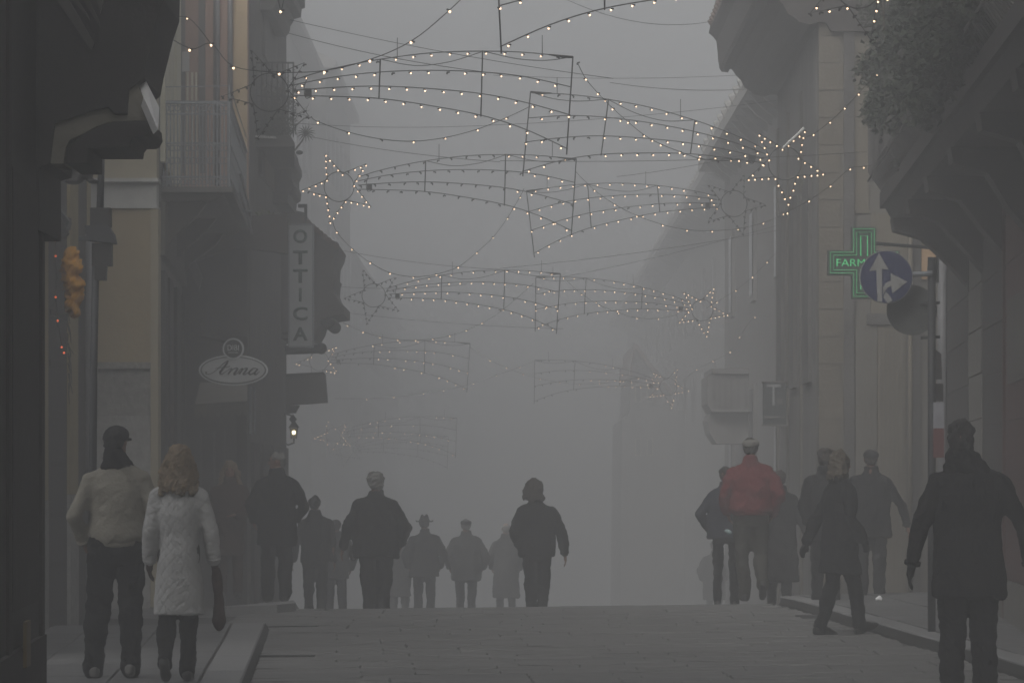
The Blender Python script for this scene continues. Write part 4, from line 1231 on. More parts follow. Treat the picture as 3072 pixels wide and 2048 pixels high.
garland('bulb string sagging from the nearest comet tail to the bright star', [(1732, 188), (1757, 236), (1793, 279), (1838, 325), (1883, 365), (1932, 405), (1983, 433), (2039, 455), (2097, 475), (2155, 482), (2218, 480)], 38.6, 44.0, skip_ends=0, lit=lambda i: i not in (0, 9))
garland('deep bulb string from the lit star down and up to the drooping tail', [(998, 664), (1010, 695), (1056, 746), (1110, 787), (1170, 818), (1240, 830), (1310, 822), (1375, 800), (1430, 757), (1480, 711), (1522, 654), (1560, 590), (1572, 566)], 49.2, 56.0, skip_ends=1)
garland('bulb string sagging under the unlit star to the tan house', [(1727, 515), (1783, 570), (1844, 613), (1912, 647), (1988, 674), (2061, 689), (2136, 692), (2214, 686), (2290, 668), (2350, 640), (2362, 610)], 49.3, 56.5, skip_ends=1)
garland('thin bulb string between the dark star comet and its neighbour below', [(1030, 968), (1043, 975), (1090, 995), (1140, 1010), (1193, 1018), (1247, 1020), (1300, 1016), (1350, 1006), (1400, 990), (1447, 968), (1510, 928), (1600, 850)], 63, 69, skip_ends=1)
garland('thin bulb string sagging to the small lit comet star', [(1683, 826), (1745, 882), (1797, 914), (1855, 938), (1912, 953), (1975, 955), (2030, 945)], 62.5, 69, skip_ends=1)
garland('faint bulb string rising from the hazy comet across the street', [(1005, 1195), (1100, 1195), (1182, 1190), (1270, 1180), (1330, 1170), (1420, 1150), (1490, 1125), (1560, 1100), (1605, 1080)], 78, 86, skip_ends=1)
garland('faint bulb string sagging between the hazy and the dim comet', [(1408, 1040), (1470, 1080), (1520, 1102), (1570, 1122), (1620, 1136), (1680, 1146), (1740, 1152), (1800, 1150), (1860, 1142), (1950, 1128)], 77.3, 85.5, skip_ends=1)
garland('bulb string climbing from the bright star to the stone balcony', [(2420, 410), (2441, 402), (2490, 365), (2535, 323), (2575, 281), (2614, 239), (2632, 222), (2650, 215)], 44.3, 43.0, skip_ends=1)
garland('short bulb string under the bright star towards the balcony', [(2360, 640), (2361, 637), (2427, 601), (2492, 556), (2551, 505), (2591, 500), (2610, 495)], 44.4, 45.0, skip_ends=1)
garland('bulb string from the small lit star to the eaves house wall', [(2120, 925), (2150, 905), (2208, 870), (2258, 830), (2302, 785), (2345, 740), (2360, 720)], 69.0, 60.0, skip_ends=1)
garland('faint bulb string from the dim comet to the fading house', [(2050, 1140), (2090, 1108), (2140, 1082), (2190, 1055), (2218, 1010), (2265, 950), (2310, 950)], 86.0, 69.0, skip_ends=1)
garland('short bulb string before the near grey balcony wall', [(500, -20), (496, 18), (514, 38), (492, 61), (563, 53), (631, 129)], 40, 41, skip_ends=1)
garland('few bulbs hanging from the dark roof edge of the pink house', [(830, -30), (843, 30), (856, -30)], 34, 34, big=True, skip_ends=1)

wires = [
    ('thin wire sloping from the pink house eaves to the nearest comet', (870, 60), (1840, 236), 46, 44),
    ('thin slack wire below the first one from the pink house', (865, 100), (1500, 222), 44, 40),
    ('level wire behind the nearest comet to the wide eaves', (1480, 226), (2215, 226), 58, 61),
    ('wire from the nearest comet hanger towards the fading house', (1830, 248), (2240, 268), 50, 52),
    ('level wire under the nearest comet tail across to the eaves house', (860, 368), (1470, 376), 57, 57),
    ('wire rising towards the eaves house', (1470, 376), (2330, 302), 57, 57.5),
    ('wire sloping down above the lit star comet', (905, 405), (1500, 486), 56, 50),
    ('wire crossing behind the tilted comet to the stone balcony', (1500, 482), (2600, 456), 50, 46),
    ('faint wire below the tilted comet', (1850, 530), (2330, 440), 58, 60),
    ('faint wire above the small comet', (1500, 805), (2340, 690), 64, 59),
    ('faint wire running to the dark star comet', (1030, 752), (1500, 808), 64, 64),
    ('faint upper wire near the tan house', (1690, 830), (2345, 672), 69, 60),
    ('faint level wire above the hazy comet', (1020, 860), (1400, 852), 66, 66),
    ('level wire under the dark star comet', (1040, 938), (1690, 986), 70, 70),
    ('wire curving out of the top edge to the wide eaves', (1690, -5), (2150, 62), 50, 54)]
for lab, a, b, Ya, Yb in wires:
    p0, p1 = P(*a, Ya), P(*b, Yb); o = empty('overhead_wire', p0, lab, 'wire', 'thin carrying wires across the street')
    pts = []
    for i in range(13):
        t = i / 12; p = p0.lerp(p1, t); p.z -= .06 * 4 * t * (1 - t) * (2.5 if 'curving' in lab else .7); pts.append(p)
    MB().tube(pts, .0030, 4).build('strand', m_cable, o)
tag(wb_ := MB().tube([P(2348, 445, 44.2), P(2412, 384, 44.2)], .012, 5).build('metal_rod', m_band), 'pale metal rod sticking out above the bright star', 'rod')
# ================================================================== PEOPLE
m_skin = mat('skin', (0.24, 0.135, 0.10), .6, .1, 12)
m_shoe = mat('black_leather', (0.02, 0.019, 0.018), .45, .2, 10)
m_shoe2 = mat('grey_trainers', (0.13, 0.125, 0.12), .6, .35, 12)
m_eye = mat('dark_eye', (0.03, 0.025, 0.02), .2, .1, 10)
def cloth(name, col, bump=.35): return mat(name, col, .92, .16, 5, bump, 60, spec=.15)
c_black = cloth('black_cloth', (0.009, 0.009, 0.010)); c_char = cloth('charcoal_cloth', (0.018, 0.018, 0.019))
c_trouser = cloth('dark_trouser_cloth', (0.014, 0.0135, 0.014)); c_navy = cloth('navy_cloth', (0.020, 0.022, 0.032))
c_beige = cloth('beige_jacket_cloth', (0.235, 0.22, 0.185)); c_white = cloth('white_quilt_cloth', (0.40, 0.40, 0.395))
c_red = cloth('red_jacket_cloth', (0.115, 0.022, 0.024)); c_olive = cloth('olive_grey_trouser', (0.040, 0.038, 0.032))
c_brown = cloth('dark_brown_cloth', (0.05, 0.032, 0.028)); c_grey = cloth('mid_grey_cloth', (0.045, 0.045, 0.045))
c_capgrey = cloth('grey_tweed', (0.16, 0.155, 0.14)); c_sock = cloth('knit_black', (0.02, 0.02, 0.021))
h_grey = mat('grey_hair', (0.17, 0.168, 0.16), .7, .3, 40, .6, 90); h_dark = mat('dark_brown_hair', (0.028, 0.022, 0.018), .6, .3, 40, .6, 90)
h_blond = mat('light_brown_hair', (0.20, 0.150, 0.098), .6, .4, 30, .6, 80); h_black = mat('black_hair', (0.016, 0.015, 0.015), .6, .3, 40, .6, 90)

ARM = {  # elbow, wrist for the right side (x > 0), mirrored for the left
    'down': ((.245, -.03, 1.13), (.265, .05, .87)),
    'out': ((.275, -.03, 1.14), (.315, .06, .88)),
    'pocket': ((.295, -.06, 1.14), (.235, .07, .95)),
    'tight': ((.27, -.05, 1.13), (.21, .08, .95)),
    'fwd': ((.25, .08, 1.12), (.25, .24, .94)),
    'back': ((.25, -.16, 1.14), (.26, -.16, .88)),
    'front': ((.25, .02, 1.12), (.09, .24, 1.08)),
    'wide': ((.31, -.04, 1.16), (.37, .05, .92)),
}
def hand_prims(s, w, d, side, rr=.0095):
    """palm, four bent fingers and a thumb added to soft shape s; w wrist, d direction"""
    d = Vector(d).normalized(); w = Vector(w)
    across = Vector((0, 1, 0)); across = (across - d * across.dot(d)).normalized()      # knuckle row runs front to back
    inn = Vector((-side, 0, 0)); inn = (inn - d * inn.dot(d)).normalized()
    pc = w + d * .055
    s.hull([(tuple(w), .022), (tuple(pc + across * .022 + d * .03), .015), (tuple(pc - across * .022 + d * .025), .014), (tuple(pc), .018)])
    for i, (o, L) in enumerate(((.027, .072), (.009, .080), (-.009, .074), (-.027, .058))):
        b = pc + d * .032 + across * o
        k = b + d * L * .5 + inn * .010; t = b + d * L * .88 + inn * .030
        s.chain([tuple(b), tuple(k), tuple(t)], [rr, rr * .95, rr * .8])
    b = w + d * .025 + across * .022
    s.chain([tuple(b), tuple(b + across * .024 + d * .028 + inn * .008), tuple(b + across * .028 + d * .058 + inn * .016)], [.012, .0105, .009])

def rot_foot(p, ank, pitch, yaw):
    x, y, z = p
    c, s = math.cos(pitch), math.sin(pitch)
    y, z = y * c - (z - .09) * s, y * s + (z - .09) * c
    c, s = math.cos(yaw), math.sin(yaw)
    return (ank[0] + x * c - y * s, ank[1] + x * s + y * c, ank[2] + z)

def person(label, px, Y, H, yaw=0.0, zf=None, z=None, coat=c_black, hem=.88, w=1.0, flare=1.0, deep=1.0, arms=('down', 'down'), armpts=None,
           legs=None, trousers=c_trouser, legw=1.0, shoes=m_shoe, hair='short', hairm=h_dark, hat=None, hatm=c_black, head_turn=0.0, collar=True,
           folds=.010, quilt=False, waist=1.0, lean=0.0, gloves=None, scarf=None, vox=None, cuff=True, trouser_hem=.07, headx=0.0, shoulder=1.0, bent=0.0, band=False, bigscarf=False):
    x = (px - HX) / F * Y
    z = (zf or road_z)(x, Y) if z is None else z
    root = empty('person', (x, Y, z), label, 'person')
    root.rotation_euler = (0, 0, R(yaw))
    k = H / 1.75
    root.scale = (k, k, k)
    near = Y < 42
    vx = vox or (.012 if near else .016)
    seed = int(px) + 7
    legs = legs or {}
    L = legs.get('L', dict(h=(-.09, 0, .93), k=(-.10, .01, .50), a=(-.105, 0, .09)))
    Rr = legs.get('R', dict(h=(.09, 0, .93), k=(.10, .01, .50), a=(.105, 0, .09)))
    sh_x = .172 * (0.5 + 0.5 * w) * shoulder
    def arm(side):
        name = arms[0 if side < 0 else 1]
        if armpts and side in armpts: e, wr = armpts[side]
        else:
            e, wr = ARM[name]
            g = (w - 1) * .16
            e = (side * (e[0] + g), e[1], e[2]); wr = (side * (wr[0] + g), wr[1], wr[2])
        return (side * sh_x, -.005 + lean * .3, 1.385), e, wr
    # ---- body (one continuous figure)
    s = Soft()
    hc = Vector((headx, lean * .35 + bent * .6, 1.655 - bent * .35))
    ct, st_ = math.cos(R(head_turn)), math.sin(R(head_turn))
    def hd(px_, py_, pz_): return (hc.x + px_ * ct - py_ * st_, hc.y + px_ * st_ + py_ * ct, hc.z + pz_)
    s.hull([(hd(0, -.012, .015), (.074, .088, .086)), (hd(0, .01, .005), (.070, .080, .090))])
    s.hull([(hd(0, .005, -.01), (.066, .075, .075)), (hd(0, .055, -.095), (.028, .026, .024)), (hd(0, .03, -.07), (.052, .05, .035))])
    s.hull([(hd(0, .085, .012), (.010, .010, .012)), (hd(0, .108, -.028), (.011, .011, .010)), (hd(0, .082, -.035), (.018, .010, .008))])
    s.hull([(hd(-.03, .078, .03), .010), (hd(.03, .078, .03), .010)])
    s.hull([(hd(-.02, .082, -.066), .008), (hd(.02, .082, -.066), .008)])
    for q in (-1, 1): s.hull([(hd(q * .076, -.005, .005), (.009, .018, .026)), (hd(q * .072, 0, -.02), (.008, .010, .012))])
    s.hull([(hd(0, -.015, -.06), (.054, .058, .05)), ((headx * .5, -.01 + lean * .3, 1.44), (.060, .058, .05))])
    s.loft([(.86, 0, 0, .13, .095), (1.0, 0, 0, .135, .10), (1.2, 0, lean * .2, .15, .105), (1.36, 0, lean * .3, .16, .10), (1.45, 0, lean * .3, .09, .07)])
    for side in (-1, 1):
        a, e, wr = arm(side)
        s.chain([a, e, wr], [.048, .038, .027])
        d = Vector(wr) - Vector(e)
        if gloves is None: hand_prims(s, wr, d, side)
    for q in (L, Rr):
        s.chain([q['h'], q['k'], q['a']], [.062, .040, .034])
        s.hull([(q['a'], .036), (rot_foot((0, .10, .035), q['a'], q.get('p', 0), q.get('y', 0)), .028)])
    bme = s.mesh('body', .0085 if near else .011, 2)
    bme.materials.append(m_skin)
    link_mesh('body', bme, root)
    for q in (-1, 1):
        e = MB().ball((0, 0, 0), .011, 8, 6)
        o = e.build('eye', m_eye, None, True); o.location = hd(q * .032, .078, .012); o.parent = root
    # ---- trousers and shoes
    s = Soft()
    s.loft([(.80, 0, 0, .150, .105), (.90, 0, -.005, .158, .115), (1.02, 0, 0, .145, .10)])
    for q in (L, Rr):
        an = Vector(q['a']); kn = Vector(q['k']); low = an + (kn - an) * max(0, (trouser_hem - .07) / .42)
        s.chain([q['h'], q['k'], tuple(low)], [.098 * legw, .077 * legw, .066 * legw])
        if trouser_hem < .1: s.hull([(tuple(low), .066 * legw), (tuple(low + Vector((0, .025, -.035))), .060 * legw)])
    tme = s.mesh('trousers', vx, 4, wrinkle(.0075, 24, 1.2), seed); tme.materials.append(trousers)
    link_mesh('trousers', tme, root)
    for q in (L, Rr):
        s = Soft(); f = lambda p: rot_foot(p, q['a'], q.get('p', 0), q.get('y', 0))
        s.hull([(f((0, -.045, .045)), .040), (f((0, .02, .07)), .042), (f((0, .10, .040)), .040)])
        s.hull([(f((0, -.05, .022)), (.034, .034, .022)), (f((.004, .12, .022)), (.046, .05, .022)), (f((0, .175, .022)), (.034, .028, .020))])
        s.hull([(f((0, .09, .045)), (.04, .05, .03)), (f((0, .165, .030)), (.033, .035, .024))])
        me = s.mesh('shoe', .009 if near else .013, 2); me.materials.append(shoes)
        link_mesh('shoe', me, root)
    # ---- coat
    s = Soft()
    yb = lean * .3
    top = [(.98, 0, 0, .202 * w * waist, .148 * deep), (1.10, 0, yb * .3, .196 * w * waist, .136 * deep), (1.25, 0, yb * .7, .198 * w, .142 * deep), (1.34, 0, yb, .195 * w * shoulder, .130 * deep), (1.41, 0, yb, .150 * w * shoulder, .112), (1.465, 0, yb + bent * .2, .108, .09)]
    if collar: top += [(1.515, headx * .3, yb + bent * .3, .088, .086), (1.57, headx * .5, yb + bent * .4, .080, .083)]
    else: top += [(1.50, 0, yb, .078, .072)]
    rings = [(hem, 0, 0, .208 * w * flare, .155 * flare * deep)]
    if hem < .80: rings.append(((hem + .95) / 2, 0, 0, .205 * w * (flare + 1) / 2, .15 * (flare + 1) / 2 * deep))
    if hem > .955: top = top[1:]
    s.loft(rings + top, 28)
    for side in (-1, 1):
        a, e, wr = arm(side)
        cw_ = Vector(wr) + (Vector(e) - Vector(wr)) * .06
        s.hull([((side * .075 * w, yb, 1.44), .055), (a, .074)])
        s.chain([a, e, tuple(cw_)], [.074, .062, .053])
        s.hull([((side * .13 * w, yb, 1.30), .10), (a, .074)])
    f1_, f2_, f3_ = wrinkle(folds, 10, .5), wrinkle(folds * .55, 26, .8), wrinkle(folds * .35, 18, 2.2)
    fold = lambda co, g: f1_(co, g) + f2_(co, g) + f3_(co, g) * np.clip((np.abs(co[:, 0]) - .16) * 12, 0, 1)
    def fold_all(co, g):
        d = fold(co, g)
        if quilt:
            ang = np.arctan2(co[:, 0], co[:, 1] + .0) * .19
            wv = .012 * np.sin(co[:, 0] * 23 + co[:, 2] * 9) + .010 * np.sin(co[:, 2] * 17 + 1.3)
            u = (ang + co[:, 2] + wv) / .088; v = (ang - co[:, 2] - wv * .6) / .088
            g1 = np.abs((u % 1) - .5) * 2; g2 = np.abs((v % 1) - .5) * 2
            d = d - .0058 * (np.clip(g1 - .72, 0, 1) + np.clip(g2 - .72, 0, 1)) / .28 * (co[:, 2] < 1.5)
        return d
    cme = s.mesh('coat', vx * (.8 if quilt else 1), 6, fold_all, seed + 1); cme.materials.append(coat)
    link_mesh('coat', cme, root)
    if band:
        s = Soft(); s.loft([(hem - .03, 0, 0, .200 * w * flare, .150 * flare * deep), (hem + .01, 0, 0, .207 * w * flare, .156 * flare * deep), (hem + .035, 0, 0, .200 * w * flare, .15 * flare * deep)], 28)
        me = s.mesh('waistband', .011, 2, wrinkle(.003, 40, .2), seed); me.materials.append(coat); link_mesh('waistband', me, root)
    if cuff:
        for side in (-1, 1):
            a, e, wr = arm(side)
            c0 = Vector(wr) + (Vector(e) - Vector(wr)) * .10; c1 = Vector(wr) + (Vector(e) - Vector(wr)) * .02
            b_ = MB().tube([c0, c1], [.0535, .0525], 14); o = b_.build('cuff', coat, None, True); o.parent = root
    if gloves:
        for side in (-1, 1):
            a, e, wr = arm(side); s = Soft(); d = Vector(wr) - Vector(e); hand_prims(s, wr, d, side, .0115)
            s.hull([(wr, .030), (tuple(Vector(wr) + d.normalized() * .06), .027)])
            me = s.mesh('glove', .009 if near else .012, 2); me.materials.append(gloves); link_mesh('glove', me, root)
    if scarf:
        me = (Soft().hull([(hd(0, -.02, -.075), (.098, .10, .05)), ((headx * .5, yb, 1.50), (.135, .115, .05)), ((0, yb, 1.43), (.19, .11, .03))]) if bigscarf else Soft()).hull([(hd(0, -.022, -.085), (.082, .088, .055)), ((0, yb, 1.47), (.125, .105, .035))]).mesh('scarf', .012, 3, wrinkle(.01, 30, 1), seed)
        me.materials.append(scarf); link_mesh('scarf', me, root)
    # ---- hair
    s = Soft(); am, sc = .008, 55
    if hair == 'short':
        s.hull([(hd(0, -.018, .035), (.083, .094, .080)), (hd(0, -.05, -.02), (.074, .055, .055))])
    elif hair == 'thin':
        s.hull([(hd(0, -.035, .02), (.083, .078, .070)), (hd(0, -.055, -.035), (.070, .048, .045))]); am = .006
    elif hair == 'full':
        s.hull([(hd(0, -.015, .045), (.096, .105, .086)), (hd(0, -.05, -.03), (.082, .06, .06))]); am = .014; sc = 40
    elif hair == 'bob':
        s.hull([(hd(0, -.012, .045), (.102, .108, .086)), (hd(0, -.03, -.03), (.116, .098, .060)), (hd(0, -.04, -.10), (.104, .078, .045))])
        g = random.Random(seed)
        for i in range(16):
            a_ = math.pi + (i / 15 - .5) * 4.2
            s.chain([hd(.08 * math.sin(a_), .07 * math.cos(a_) - .02, -.04), hd(.115 * math.sin(a_), .09 * math.cos(a_) - .03, -.10), hd((.118 + g.uniform(-.02, .025)) * math.sin(a_), .09 * math.cos(a_) - .03, -.145 + g.uniform(-.02, .015))], [.024, .020, .006])
        am = .012; sc = 36
    elif hair == 'long':
        s.hull([(hd(0, -.012, .045), (.090, .102, .084)), (hd(0, -.05, -.03), (.090, .06, .05))])
        g = random.Random(seed)
        for i in range(38):
            a_ = math.pi + (i / 37 - .5) * 4.1
            x0, y0 = .085 * math.sin(a_), .078 * math.cos(a_) - .02
            pts = [hd(x0, y0, .02)]
            for j in range(1, 5):
                f = j / 4
                pts.append(hd(x0 * (1 + .78 * f * (1 - .25 * f)) + .014 * math.sin(j * 2.1 + i) + g.uniform(-.016, .016), y0 * (1 + .3 * f) - .014 * f + g.uniform(-.014, .014), .02 - .27 * f + g.uniform(-.02, .02)))
            s.chain(pts, [.022, .021, .017, .014, .006])
        am = .008; sc = 60
    if hair:
        me = s.mesh('hair', .010 if near else .013, 2, (lambda q1, q2: (lambda co, g: q1(co, g) + q2(co, g)))(wrinkle(am, sc, .7), wrinkle(.003, 95, .15)), seed + 2); me.materials.append(hairm)
        link_mesh('hair', me, root)
    # ---- hats
    if hat == 'cap':
        s = Soft().hull([(hd(0, -.01, .05), (.094, .108, .072)), (hd(0, -.02, .02), (.092, .104, .030))])
        s.hull([(hd(-.05, .10, .025), (.02, .02, .008)), (hd(.05, .10, .025), (.02, .02, .008)), (hd(0, .145, .014), (.045, .02, .007))])
    elif hat == 'flat':
        s = Soft().hull([(hd(0, -.02, .055), (.100, .112, .050)), (hd(0, .06, .045), (.085, .06, .030)), (hd(0, -.03, .03), (.094, .098, .03))])
        s.hull([(hd(-.05, .11, .03), (.02, .02, .009)), (hd(.05, .11, .03), (.02, .02, .009)), (hd(0, .145, .022), (.045, .02, .008))])
    elif hat == 'fedora':
        s = Soft().hull([(hd(0, 0, .035), (.094, .108, .016)), (hd(-.034, 0, .135), (.030, .07, .022)), (hd(.034, 0, .135), (.030, .07, .022))])
        s = Soft()
        for q in (-1, 1):
            s.hull([(hd(q * .018, 0, .030), (.074, .102, .016)), (hd(q * .036, 0, .135), (.022, .070, .020))])
        s.hull([(hd(0, 0, .032), (.135, .150, .009)), (hd(0, 0, .036), (.12, .13, .010))])
        for q in (-1, 1): s.hull([(hd(q * .12, -.06, .036), .012), (hd(q * .14, 0, .046), .010), (hd(q * .12, .06, .036), .012)])
    elif hat == 'beanie':
        s = Soft().hull([(hd(0, -.015, .05), (.092, .102, .085)), (hd(0, -.02, .0), (.090, .098, .04))])
    if hat:
        me = s.mesh('hat', .009 if near else .011, 2, wrinkle(.003, 30, 1), seed + 3); me.materials.append(hatm)
        link_mesh('hat', me, root)
    return root

def stride(fwd=.26, back=-.26, lift=.10, lx=.09, pitch=-.5):
    """left leg ahead, right leg behind with the heel up"""
    return dict(L=dict(h=(-lx, 0, .92), k=(-lx, fwd * .62, .50), a=(-lx, fwd, .09), p=.08),
                R=dict(h=(lx, 0, .92), k=(lx, back * .22 + .04, .49), a=(lx, back, .09 + lift), p=pitch))
def stride_r(**k):
    s = stride(**k)
    m = lambda q: {n: ((-v[0], v[1], v[2]) if n in 'hka' else v) for n, v in q.items()}
    return dict(R=m(s['L']), L=m(s['R']))

# couple on the near pavement
person('man in beige jacket and black cap walking away, hands in pockets', 350, 31.3, 1.725, zf=pave_z, coat=c_beige, hem=.945, band=True, collar=False, w=1.0, waist=1.0, flare=.84, arms=('pocket', 'pocket'), hat='cap', hatm=c_black, hair='short', hairm=h_black, scarf=c_black,
       legs=dict(L=dict(h=(-.10, 0, .93), k=(-.13, .01, .50), a=(-.165, .02, .09), y=.25), R=dict(h=(.09, 0, .93), k=(.10, .05, .50), a=(.105, -.08, .10), p=-.2)), shoes=m_shoe2, folds=.009, head_turn=-24, trousers=c_black, legw=1.14)
person('woman in white quilted coat with loose light brown hair, holding dark umbrella', 537, 30.6, 1.585, zf=pave_z, coat=c_white, hem=.50, w=.84, waist=.88, flare=1.10, shoulder=.96, arms=('down', 'out'), hair='long', hairm=h_blond, quilt=True, collar=False, gloves=c_brown, folds=.0035,
       armpts={1: ((.235, -.02, 1.13), (.262, .02, .90)), -1: ((-.215, -.03, 1.13), (-.225, .06, .90))},
       legs=dict(L=dict(h=(-.08, 0, .92), k=(-.09, .04, .48), a=(-.095, -.16, .17), p=-.55), R=dict(h=(.07, 0, .92), k=(.07, .04, .49), a=(.06, .06, .09))), trousers=c_trouser, legw=.94, deep=1.1)
um = empty('folded_umbrella', P(650, 1790, 30.6), 'dark folded umbrella hanging from the hand of the woman in white', 'umbrella')
s = Soft(); 
a = P(648, 1712, 30.62); b = P(655, 1800, 30.62); c = P(656, 1862, 30.62); d = P(656, 1880, 30.62)
s.chain([tuple(a), tuple(b)], [.030, .040]); s.chain([tuple(b), tuple(c), tuple(d)], [.040, .052, .034])
me = s.mesh('cover', .010, 2, wrinkle(.006, 40, .3), 4); me.materials.append(c_brown); o = link_mesh('cover', me, um); o.location = -origin(um)
MB().tube([P(646, 1690, 30.62), P(648, 1716, 30.62)], .012, 8).build('handle', m_shoe, um)
# group at the dark shop
zc2 = lambda x, y: road_z(x, min(y, 47)) + .085
person('grey haired man in long black coat turning his head, standing by the dark shop', 830, 47.0, 1.545, yaw=12, zf=zc2, coat=c_black, hem=.66, w=1.16, flare=1.0, deep=1.15, arms=('pocket', 'pocket'), hair='short', hairm=h_grey, head_turn=66, trousers=c_black, legw=1.15, armpts={1: ((.325, -.02, 1.13), (.25, .10, .96))})
person('woman in dark brown coat facing us, half hidden beside the black coated man', 690, 49.0, 1.46, yaw=180, zf=zc2, coat=c_brown, hem=.55, w=1.0, hair='long', hairm=h_blond, trousers=c_brown, arms=('front', 'down'))
person('young man in dark jacket walking downhill beside the black coated man', 945, 58.5, 1.65, z=P(945, 1872, 58.5).z, coat=c_char, hem=.84, w=.98, hair='short', hairm=h_black, arms=('out', 'down'), trousers=c_char, legs=stride(.12, -.10, .05), headx=-.005)
person('hazy walker with bulky bag arm just behind the young man in dark jacket', 1008, 66.0, 1.56, z=P(1008, 1880, 66).z, coat=c_grey, hem=.80, w=1.05, hair='short', hairm=h_dark, arms=('down', 'pocket'), trousers=c_grey)
person('broad grey haired man in black jacket with dangling wrist strap, back turned', 1128, 50.8, 1.74, z=P(1128, 1884, 50.8).z, coat=c_black, hem=.80, w=1.28, waist=1.05, flare=.98, deep=1.15, arms=('wide', 'pocket'), hair='full', hairm=h_grey, trousers=c_black, legw=1.14, folds=.012, armpts={-1: ((-.32, -.02, 1.14), (-.375, .06, .91)), 1: ((.35, -.05, 1.13), (.29, .08, .96))},
       legs=dict(L=dict(h=(-.10, 0, .93), k=(-.085, .03, .5), a=(-.06, .05, .09)), R=dict(h=(.10, 0, .93), k=(.09, .03, .5), a=(.06, -.06, .12))))
st = empty('wrist_strap', P(1055, 1650, 50.8), 'thin looped strap dangling from the hand of the broad grey haired man', 'strap')
MB().tube([P(x, yy, 50.85) for x, yy in ((1052, 1640), (1050, 1668), (1055, 1680), (1065, 1680), (1070, 1668), (1068, 1650), (1060, 1638))], .008, 5).build('loop', m_shoe, st)
MB().tube([P(1054, 1636, 50.85), P(1052, 1664, 50.85), P(1057, 1680, 50.85)], [.016, .018, .008], 6).build('case', m_shoe, st)
person('paler figure half hidden behind the broad grey haired man', 1198, 74.0, 1.66, z=P(1198, 1884, 74).z, coat=c_grey, hem=.55, w=1.02, hair='short', hairm=h_dark, arms=('down', 'tight'), trousers=c_grey)
person('man in dented fedora and dark jacket walking down the slope', 1273, 70.0, 1.66, z=P(1273, 1873, 70).z, coat=c_char, hem=.78, w=1.16, flare=1.04, arms=('pocket', 'pocket'), hat='fedora', hatm=c_char, hair='short', hairm=h_dark, trousers=c_char, shoulder=1.02)
person('man in flat cap and paler padded jacket walking down the slope', 1398, 71.0, 1.64, z=P(1398, 1872, 71).z, coat=c_grey, hem=.74, w=1.28, flare=.90, deep=1.2, arms=('pocket', 'pocket'), hat='flat', hatm=c_char, hair='short', hairm=h_grey, trousers=c_char, shoulder=1.03)
person('short bald man in long overcoat beside the long haired walker', 1518, 75.0, 1.62, z=P(1518, 1862, 75).z, coat=c_grey, hem=.42, w=1.12, flare=1.05, arms=('pocket', 'pocket'), hair='thin', hairm=h_grey, trousers=c_char)
person('long haired walker in dark jacket and slim trousers, one hand swinging free', 1610, 51.5, 1.675, z=P(1608, 1882, 51.5).z, coat=c_black, hem=.85, w=1.08, flare=.96, arms=('pocket', 'out'), hair='bob', hairm=h_dark, trousers=c_black, legw=.95, headx=-.04,
       armpts={1: ((.30, -.02, 1.13), (.335, .03, .88)), -1: ((-.27, -.03, 1.14), (-.22, .07, .99))}, legs=dict(L=dict(h=(-.085, 0, .93), k=(-.07, .02, .5), a=(-.055, .04, .09)), R=dict(h=(.09, 0, .93), k=(.085, .05, .5), a=(.06, -.16, .20), p=-.6)))
# group on the far right of the crest
person('man in red jacket and grey flat cap striding away', 2252, 46.6, 1.68, z=road_z(2.47, 46.6) + .03, coat=c_red, hem=.955, band=True, w=1.06, waist=1.05, flare=.90, deep=1.2, shoulder=1.0, arms=('pocket', 'pocket'), hat='flat', hatm=c_capgrey, hair='short', hairm=h_dark, trousers=c_olive, legw=1.05, bent=.03,
       legs=dict(L=dict(h=(-.09, 0, .93), k=(-.09, .06, .5), a=(-.055, .10, .09)), R=dict(h=(.10, 0, .93), k=(.11, .06, .48), a=(.115, -.25, .20), p=-.7)), folds=.014)
person('dark coated companion mostly hidden at the elbow of the red jacket man', 2178, 48.5, 1.52, z=P(2178, 1822, 48.5).z, coat=c_navy, hem=.86, w=1.10, arms=('pocket', 'down'), hair='short', hairm=h_black, trousers=c_black, legw=.82, bent=.05,
       armpts={-1: ((-.33, -.02, 1.16), (-.20, .10, .98))})
bg = MB().hull if False else None
s = Soft(); q_ = P(2182, 1592, 48.2); s.hull([(tuple(q_), (.035, .03, .02)), (tuple(q_ + Vector((.02, 0, -.015))), (.03, .03, .02))])
me = s.mesh('parcel', .010, 1, wrinkle(.006, 50, 1), 5); me.materials.append(mat('pale_teal_paper', (0.25, 0.33, 0.33), .7, .2, 8))
tag(link_mesh('parcel', me), 'small pale teal parcel held beside the red jacket man', 'parcel')
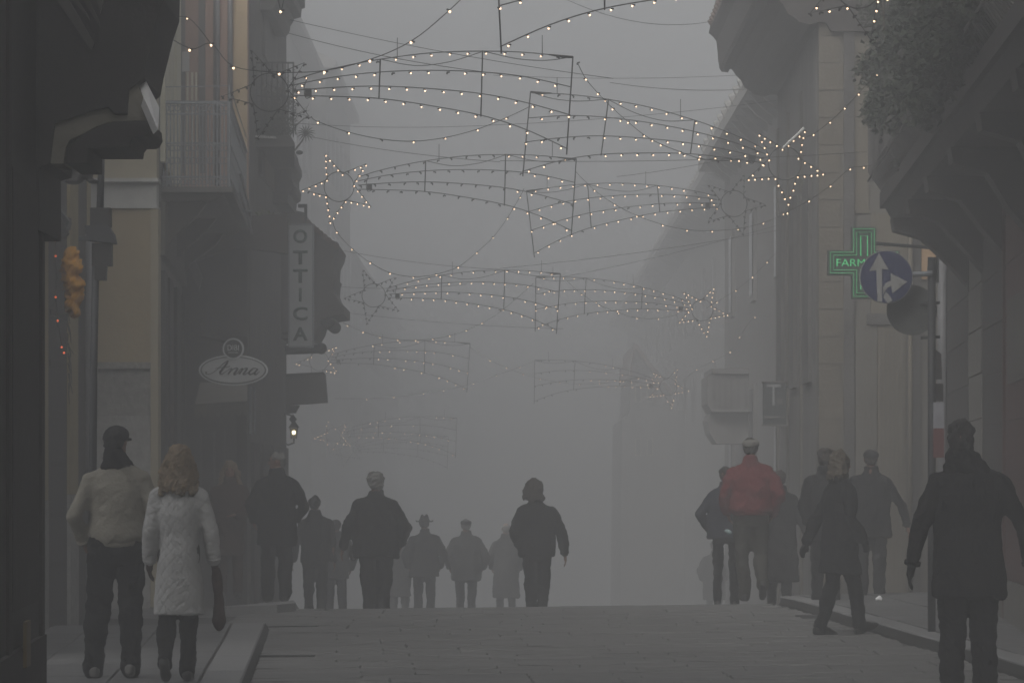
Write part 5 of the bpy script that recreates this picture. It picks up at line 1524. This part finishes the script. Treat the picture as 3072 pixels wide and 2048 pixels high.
person('figure in long dark flared coat with one arm held out, beyond the red jacket man', 2338, 49.5, 1.49, z=P(2330, 1822, 49.5).z, coat=c_char, hem=.33, w=1.06, flare=1.22, arms=('down', 'wide'), hair='short', hairm=h_dark, trousers=c_black, legs=stride(.2, -.18, .06),
       armpts={1: ((.28, .0, 1.12), (.42, .02, .86))})
person('pale figure dissolving in fog near the red jacket man', 2143, 86.0, 1.55, z=P(2143, 1868, 86).z, coat=c_grey, hem=.5, w=1.15, flare=1.05, hair='short', hairm=h_dark, arms=('pocket', 'pocket'), trousers=c_grey)
person('fair haired woman in dark knee length coat striding across the street', 2518, 38.6, 1.545, yaw=-62, coat=c_black, hem=.60, w=1.02, flare=1.16, gloves=c_black, arms=('fwd', 'back'), hair='bob', hairm=mat('dull_fair_hair', (0.075, 0.060, 0.042), .6, .35, 30, .6, 80), trousers=c_black, legw=1.0, scarf=c_black,
       legs=dict(R=dict(h=(.08, 0, .92), k=(.08, .12, .50), a=(.05, .20, .10), p=.35), L=dict(h=(-.08, 0, .92), k=(-.08, -.03, .50), a=(-.07, -.17, .09), p=-.10)), lean=.04, armpts={-1: ((-.25, -.10, 1.13), (-.28, -.20, .90)), 1: ((.25, -.02, 1.13), (.22, .12, .93))})
person('dark haired person walking just behind the fair haired woman', 2478, 44.5, 1.56, coat=c_black, hem=.75, w=.95, hair='full', hairm=h_dark, arms=('tight', 'tight'), trousers=c_black, legs=stride(.1, -.1, .04), zf=road_z)
person('big man in dark padded jacket and flat cap against the tan house', 2612, 46.0, 1.52, z=P(2612, 1800, 46.0).z, coat=c_black, hem=.74, w=1.20, flare=1.0, deep=1.2, arms=('down', 'wide'), hat='flat', hatm=c_char, hair='short', hairm=h_dark, trousers=c_char, legw=1.1, armpts={1: ((.36, 0, 1.12), (.43, .04, .88))})
person('man in long black overcoat walking away past the shuttered house', 2905, 28.2, 1.715, zf=lambda x, y: road_z(x, y) + .02, coat=c_black, hem=.66, w=1.10, flare=1.0, deep=1.1, arms=('wide', 'down'), hair='full', hairm=h_black, trousers=c_black, legw=1.2, scarf=c_black, shoulder=1.05, bigscarf=True,
       armpts={-1: ((-.31, -.02, 1.12), (-.355, .05, .86)), 1: ((.34, -.02, 1.12), (.40, .04, .86))}, gloves=c_black, headx=-.045, folds=.012)
